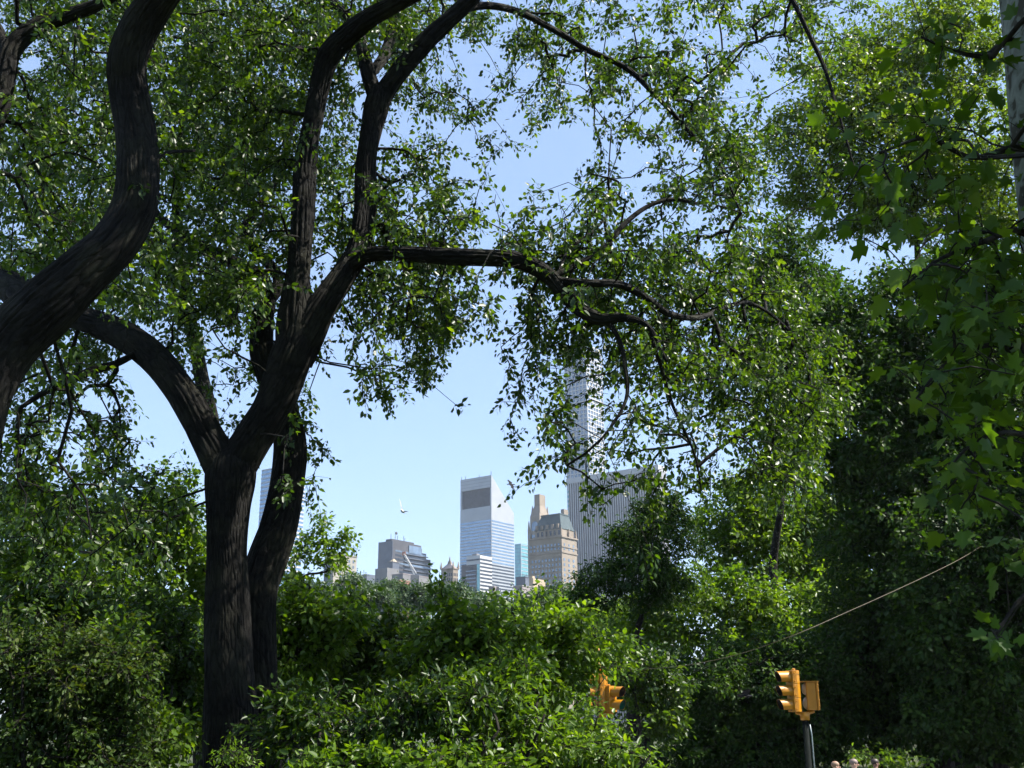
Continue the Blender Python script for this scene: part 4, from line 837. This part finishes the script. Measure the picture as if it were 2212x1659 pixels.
def head(parent, loc, rz, n, lit=None, name='signal_head', sec=.335, wd=.34, dp=.2, visor=.3):
    """n-section head: faces local -y, base at z 0."""
    e = MB(); ht = n * sec
    for k in range(n): e.loft([[(-wd / 2, 0, z), (wd / 2, 0, z), (wd / 2, dp * .45, z), (wd * .28, dp, z), (-wd * .28, dp, z), (-wd / 2, dp * .45, z)] for z in (k * sec + .003, (k + 1) * sec - .003)])
    o = e.build(name, Y_paint, parent, bevel=.008); o.location = loc; o.rotation_euler = (0, 0, rz)
    MB().box(-wd / 2 - .012, wd / 2 + .012, -.035, -.002, 0, ht).build('door', Y_paint, o, bevel=.01)
    bk = MB()
    for k in range(n):
        for z in (.07, .26): bk.ell((wd / 2 + .02, .02, k * sec + z), (.018, .018, .018), 6, 4); bk.ell((-wd / 2 - .02, .02, k * sec + z), (.018, .018, .018), 6, 4)
    bk.build('latch', Y_paint, o); MB().ell((0, dp * .5, ht + .02), (.05, .05, .03)).build('top_cap', Y_paint, o)
    for k in range(n):
        zc = (k + .5) * sec; r = sec * .44; rings = []; nseg = 20; a0, a1 = R(-50), R(230)
        for (y, rr) in ((-.036, r), (-.036 - visor, r * .97)):
            rings.append([(rr * math.cos(a0 + (a1 - a0) * j / nseg), y + (-.05 * math.sin(a0 + (a1 - a0) * j / nseg) if y < -.1 else 0), zc + rr * math.sin(a0 + (a1 - a0) * j / nseg)) for j in range(nseg + 1)])
        inner = [[(x * .95, y + (.004 if q_ else -.001), zc + (z - zc) * .95) for (x, y, z) in ring] for q_, ring in enumerate(rings)]
        vm = MB(); m_ = nseg + 1
        vm.poly(rings[0] + rings[1], [(j, j + 1, m_ + j + 1, m_ + j) for j in range(nseg)])
        vv = vm.build('visor', Y_paint, o, smooth=True)
        im = MB(); im.poly(inner[0] + inner[1], [(j + 1, j, m_ + j, m_ + j + 1) for j in range(nseg)]); im.build('visor_lining', K_in, vv, smooth=True)
        col = L_grn if lit == k else (L_off if k == n - 1 else L_amb if (n == 3 and k == 1) else K_in)
        lens = MB(); lens.ell((0, -.04, zc), (r * .9, .035, r * .9), 16, 8); lo = lens.build('lens', col, o, smooth=True)
        if lit == k: lo['label'] = 'lit green lens'
    return o
def ped_head(parent, loc, rz, sec=.34, wd=.36, dp=.24):
    o = MB().box(-wd / 2, wd / 2, 0, dp, 0, 2 * sec).build('crossing_head', Y_paint, parent, bevel=.02); o.location = loc; o.rotation_euler = (0, 0, rz)
    MB().box(-wd / 2 - .015, wd / 2 + .015, -.06, -.002, 0, 2 * sec).build('door', Y_paint, o, bevel=.012)
    MB().box(-wd / 2 - .02, wd / 2 + .02, -.08, dp + .2, 2 * sec + .002, 2 * sec + .022).build('roof_plate', Y_paint, o)
    bk = MB()
    for z in (.1, .24, .46, .6): bk.ell((-wd * .5 - .02, -.05, z), (.02, .02, .02), 6, 4); bk.ell((wd * .5 + .02, -.05, z), (.02, .02, .02), 6, 4)
    bk.build('latch', Y_paint, o)
    for k in range(2):
        MB().ell((0, dp + .0, (k + .5) * sec), (wd * .42, .1, sec * .44), 18, 10).build('reflector_dome', B_white, o, smooth=True)
        MB().box(-wd * .4, wd * .4, -.07, -.061, k * sec + .04, (k + 1) * sec - .04).build('lens', K_in, o)
    return o
def signal_root(u, Y, label):
    b = at(u, 1600, Y); return empty('traffic_signal', (b[0], b[1], .12), label, 'traffic signal', 'yellow traffic signals at the park road')
# nearer signal, right
e = signal_root(1743, 28.6, 'yellow traffic signal with three hooded lamps on a dark post at the bottom right'); zb = float(at(1743, 1556, 28.6)[2]) - .12
mp_ = 1 / (F / 25.0) / .955
MB().tube([(0, 0, 0), (0, 0, .35), (0, 0, .36), (0, 0, zb)], [.12, .12, .075, .075], 16).build('post', P_green, e, smooth=True)
MB().tube([(.125, -.02, 0), (.125, -.02, zb - .35), (.1, -.02, zb - .1)], .018, 8).build('conduit', P_lite, e, smooth=True)
MB().tube([(0, 0, zb + .002), (0, 0, zb + .16), (0, 0, zb + .2)], [.115, .12, .09], 16).build('collar', Y_paint, e, smooth=True)
br = MB(); br.tube([(-.22, -.02, zb + .19), (0, 0, zb + .15), (.24, .03, zb + .22)], .05, 10); br.build('bracket', Y_paint, e, smooth=True)
head(e, (-.3, -.06, zb + .2), R(-76), 3)
br = MB(); br.box(-.24, .42, .02, .1, zb + .91, zb + .94); br.build('tie_bar', Y_paint, e)
ped_head(e, (.33, .04, zb + .24), R(80))
# farther signal, half hidden in leaves
e = signal_root(1303, 31.0, 'yellow traffic signal with a lit green lamp half hidden in leaves'); zb = float(at(1296, 1550, 31)[2]) - .12
MB().tube([(0, 0, 0), (0, 0, .35), (0, 0, .36), (0, 0, zb)], [.12, .12, .06, .06], 14).build('post', P_lite, e, smooth=True)
MB().tube([(0, 0, zb + .002), (0, 0, zb + .15)], .1, 14).build('collar', Y_paint, e, smooth=True)
br = MB(); br.tube([(-.1, 0, zb + .15), (0, 0, zb + .1), (.3, 0, zb + .12)], .05, 10); br.tube([(-.05, .02, zb + 1.15), (-.05, .02, zb + 1.42), (-.05, .02, zb + 1.44), (-.05, .02, zb + 1.9)], [.05, .05, .03, .025], 10); br.build('bracket', Y_paint, e, smooth=True)
head(e, (-.05, 0, zb + .16), R(-80), 3)
head(e, (.27, -.05, zb + .14), R(52), 2, lit=0, sec=.34)
# sign frame standing beside it
b = at(1322, 1600, 28.5); e = empty('sign_frame', (b[0], b[1], .12), 'thin grey angled metal frame standing beside the half-hidden signal', 'frame')
z = float(at(1322, 1556, 28.5)[2]) - .12; fm = MB(); fm.box(-.16, .09, -.02, .02, z - .03, z); fm.build('top_bar', P_lite, e)
MB().box(.09, .125, -.02, .02, 0, z).build('upright', P_lite, e); MB().tube([(-.16, 0, z - .03), (-.25, .02, z - .18), (-.3, .02, 0)], .015, 6).build('brace', P_lite, e)
# sagging cable
cpts = [(1299, 1440, 31), (1330, 1447, 30.9), (1400, 1445, 30), (1490, 1436, 28.4), (1600, 1412, 28), (1720, 1370, 27.5), (1830, 1322, 28.5), (1950, 1268, 30), (2060, 1215, 32), (2120, 1180, 34)]
cs = spline([[*at(u, v, Y), .016] for u, v, Y in cpts], .3)
tag(MB().tube([tuple(p[:3]) for p in cs], .0065, 6).build('cable', noisy('cable_sheath', (.09, .07, .035), (.13, .1, .055), 6, .6), smooth=True), 'thin tan cable sagging from the half-hidden signal up into the trees', 'cable')

# ------------------------------------------------------------------ birds
def bird(loc, rz, pitch, roll, span, lift, sweep, body, wing, label, belly=None, chord=.2, tail=.28):
    """flying bird, head towards local +y; lift = (inner, outer) wing rise for left and right."""
    e = empty('bird', loc, label, 'bird'); e.rotation_euler = (pitch, roll, rz); L_ = span * .5
    prof = [(-.5, .012, 0), (-.42, .05, .0), (-.25, .1, .0), (0, .135, -.01), (.2, .12, 0), (.33, .075, .03), (.4, .085, .055), (.48, .07, .06), (.53, .025, .05), (.6, .006, .04)]
    rings = [[(r * L_ * math.cos(t), y * L_, (z + r * .9 * math.sin(t)) * L_) for t in [2 * math.pi * j / 12 for j in range(12)]] for y, r, z in prof]
    MB().loft(rings).build('body', body, e, smooth=True)
    if belly: MB().ell((0, -.05 * L_, -.035 * L_), (.09 * L_, .2 * L_, .1 * L_)).build('belly', belly, e, smooth=True)
    tl = MB(); tl.loft([[(-.04 * L_, -.4 * L_, .012 * L_), (.04 * L_, -.4 * L_, .012 * L_), (.04 * L_, -.4 * L_, -.008 * L_), (-.04 * L_, -.4 * L_, -.008 * L_)], [(-.13 * L_, -(.5 + tail) * L_, .005), (.13 * L_, -(.5 + tail) * L_, .005), (.13 * L_, -(.5 + tail) * L_, -.002), (-.13 * L_, -(.5 + tail) * L_, -.002)]]); tl.build('tail', wing, e)
    for s in (-1, 1):
        li, lo = lift[0 if s < 0 else 1]; pts = []; n = 14
        wm = MB(); rings = []
        for k in range(n + 1):
            t = k / n; x = .08 + (1 - .08) * t; z = .05 + (li * min(t, .45) + lo * max(t - .45, 0)); c = chord * 2.2 * (1.0 - .15 * t) * (1 - max(0, (t - .6) / .4) ** 2 * .8)
            yl = .16 - sweep * abs(t - .4) * 1.2 + (.06 if t < .5 else 0); th = .03 * (1 - t) + .006; rag = (.03 if k % 2 else 0) * (t > .3)
            rings.append([(s * x * L_, yl * L_, z * L_), (s * x * L_, (yl - c * .4) * L_, (z + th) * L_), (s * x * L_, (yl - c + rag) * L_, z * L_), (s * x * L_, (yl - c * .4) * L_, (z - th * .4) * L_)])
        if s > 0: rings = [r[::-1] for r in rings]
        wm.loft(rings).build('wing', wing, e)
    return e
K_bird = noisy('pigeon_grey', (.015, .016, .02), (.03, .03, .035), 30, .8, spec=.1); K_wing = noisy('pigeon_wing', (.012, .012, .015), (.028, .028, .033), 25, .8, spec=.1)
G_bird = noisy('gull_white', (.55, .55, .56), (.65, .65, .65), 20, .7); G_wing = noisy('gull_wing_grey', (.16, .16, .17), (.3, .3, .31), 9, .7)
K_bird2 = noisy('pigeon_mid_grey', (.012, .012, .015), (.028, .028, .033), 30, .8, spec=.1)
P_bel = noisy('pigeon_buff', (.14, .11, .08), (.2, .16, .12), 25, .7)
bird(at(1105, 1047, 50), R(-55), R(5), R(52), .64, ((.1, -.1), (.1, -.1)), .35, K_bird, K_wing, 'dark pigeon in flight right of the slant-topped tower', chord=.26)
bird(at(870, 1105, 64), R(160), R(5), R(-28), 1.3, ((.35, -.05), (1.0, .75)), .3, G_bird, G_wing, 'gull gliding with raised wings in the open sky', chord=.13)
bird(at(1612, 1503, 31), R(-75), R(-8), R(-28), .64, ((.5, .2), (.2, -.2)), .2, K_bird2, K_bird2, 'grey and buff pigeon flying low left of the nearer signal', belly=P_bel, chord=.3)

# ------------------------------------------------------------------ people walking on the park road (only the tops of their heads reach the picture)
def person(loc, rz, hgt, skin, hair, shirt, pants, label):
    e = empty('person', loc, label, 'person', rz=rz); k = hgt / 1.75
    def skinned(name, J, E, m, parent, sub=2):
        me = bpy.data.meshes.new(name); me.from_pydata([tuple(c * k for c in j[:3]) for j in J], E, []); o = link(name, me, m, parent)
        sk = o.modifiers.new('skin', 'SKIN'); sk.use_smooth_shade = True
        for i_, j in enumerate(J):
            r = j[3]; me.skin_vertices[0].data[i_].radius = ((r[0] if isinstance(r, tuple) else r) * k, (r[1] if isinstance(r, tuple) else r) * k)
        me.skin_vertices[0].data[0].use_root = True
        ss = o.modifiers.new('sub', 'SUBSURF'); ss.levels = sub; ss.render_levels = sub; return o
    J = [(0, 0, .93, (.15, .1)), (0, 0, 1.12, (.13, .09)), (0, -.01, 1.32, (.16, .1)), (0, -.01, 1.44, (.09, .075)), (0, -.02, 1.53, .055), (0, -.035, 1.6, (.068, .08)), (0, -.04, 1.67, (.075, .095)), (0, -.03, 1.72, (.055, .07))]
    E = [(i_, i_ + 1) for i_ in range(7)]
    for s in (-1, 1):
        a = len(J); J += [(s * .2, -.01, 1.4, .055), (s * .26, .02 * s, 1.14, .042), (s * .27, -.14 - .05 * s, .93, .03), (s * .275, -.18 - .05 * s, .85, (.02, .035))]
        E += [(3, a), (a, a + 1), (a + 1, a + 2), (a + 2, a + 3)]
        f0 = len(J)
        for q_ in range(4): J.append((s * .275 + (q_ - 1.5) * .004, -.2 - .05 * s + (q_ - 1.5) * .018, .77 + .008 * abs(q_ - 1), .009)); E.append((a + 3, f0 + q_))
        J.append((s * .25, -.22 - .05 * s, .82, .01)); E.append((a + 3, len(J) - 1))
        a = len(J); J += [(s * .09, 0, .86, .085), (s * .1, -.06 * s, .5, .058), (s * .1, .1 * s, .1, .038), (s * .1, .1 * s - .12, .04, (.04, .03))]
        E += [(0, a), (a, a + 1), (a + 1, a + 2), (a + 2, a + 3)]
    skinned('body', J, E, skin, e)
    skinned('shirt', [(0, 0, .9, (.165, .12)), (0, 0, 1.12, (.15, .11)), (0, -.01, 1.32, (.18, .12)), (0, -.01, 1.43, (.1, .085)), (-.2, -.01, 1.4, .075), (-.245, 0, 1.2, .06), (.2, -.01, 1.4, .075), (.245, 0, 1.2, .06)], [(0, 1), (1, 2), (2, 3), (3, 4), (4, 5), (3, 6), (6, 7)], shirt, e)
    TJ = [(0, 0, .93, (.165, .118))]; TE = []
    for s in (-1, 1): a = len(TJ); TJ += [(s * .09, 0, .85, .1), (s * .1, -.06 * s, .5, .075), (s * .1, .1 * s, .12, .058)]; TE += [(0, a), (a, a + 1), (a + 1, a + 2)]
    skinned('trousers', TJ, TE, pants, e)
    h_ = MB(); h_.ell((0, -.022 * k, 1.695 * k), (.088 * k, .108 * k, .085 * k), 16, 10); h_.build('hair', hair, e, smooth=True)
    fc = MB(); fc.ell((0, -.135 * k, 1.625 * k), (.014 * k, .022 * k, .022 * k), 8, 6); fc.build('nose', skin, e, smooth=True)
    ey = MB(); [ey.ell((s * .032 * k, -.118 * k, 1.65 * k), (.013 * k, .01 * k, .008 * k), 8, 6) for s in (-1, 1)]; ey.build('eyes', K_in, e, smooth=True)
    mo = MB(); mo.ell((0, -.12 * k, 1.58 * k), (.024 * k, .008 * k, .006 * k), 8, 6); mo.build('mouth', L_off, e, smooth=True)
    er = MB(); [er.ell((s * .08 * k, -.03 * k, 1.63 * k), (.012 * k, .022 * k, .032 * k), 8, 6) for s in (-1, 1)]; er.build('ears', skin, e, smooth=True)
    return e
SK = noisy('skin', (.5, .3, .21), (.55, .34, .25), 9, .55); SK2 = noisy('brown_skin', (.22, .12, .08), (.26, .15, .1), 9, .55)
HB = noisy('blond_hair', (.2, .12, .07), (.3, .19, .12), 40, .6); HD = noisy('dark_hair', (.03, .02, .015), (.06, .04, .03), 40, .5); HG = noisy('grey_hair', (.18, .13, .11), (.26, .2, .17), 40, .6)
C1_, C2_, C3_ = [noisy(n_, tuple(x * .85 for x in c), c, 20, .9) for n_, c in (('blue_cloth', (.1, .16, .3)), ('white_cloth', (.6, .6, .58)), ('black_cloth', (.03, .03, .035)))]
for u, v, Y, hgt, sk_, hr, sh_, pa, lb, rz in ((1803, 1662, 27.6, 1.63, SK, HB, C2_, C1_, 'blond person in a white top walking right, left of the grey-haired one', 90), (1843, 1660, 28.2, 1.66, SK, HG, C1_, C3_, 'grey-haired person in a blue top walking on the road', 80), (1890, 1664, 29.5, 1.62, SK2, HD, C3_, C1_, 'dark-haired person in black on the park road', 100)):
    p = at(u, v, Y); person((p[0], p[1], 0.002), R(rz), hgt, sk_, hr, sh_, pa, lb)

# ------------------------------------------------------------------ summer haze
M_haze = bpy.data.materials.new('haze_air'); M_haze.use_nodes = True; nt = M_haze.node_tree; nt.nodes.remove(nt.nodes['Principled BSDF'])
pv = nt.nodes.new('ShaderNodeVolumePrincipled'); pv.inputs['Color'].default_value = (.82, .9, 1, 1); pv.inputs['Density'].default_value = 0.00008; pv.inputs['Anisotropy'].default_value = .2
nt.links.new(pv.outputs[0], nt.nodes['Material Output'].inputs['Volume'])
tag(MB().box(-4500, 4500, -700, 6500, -2.5, 450).build('haze', M_haze), 'thin blue summer haze over the park and skyline', 'haze', kind='stuff')
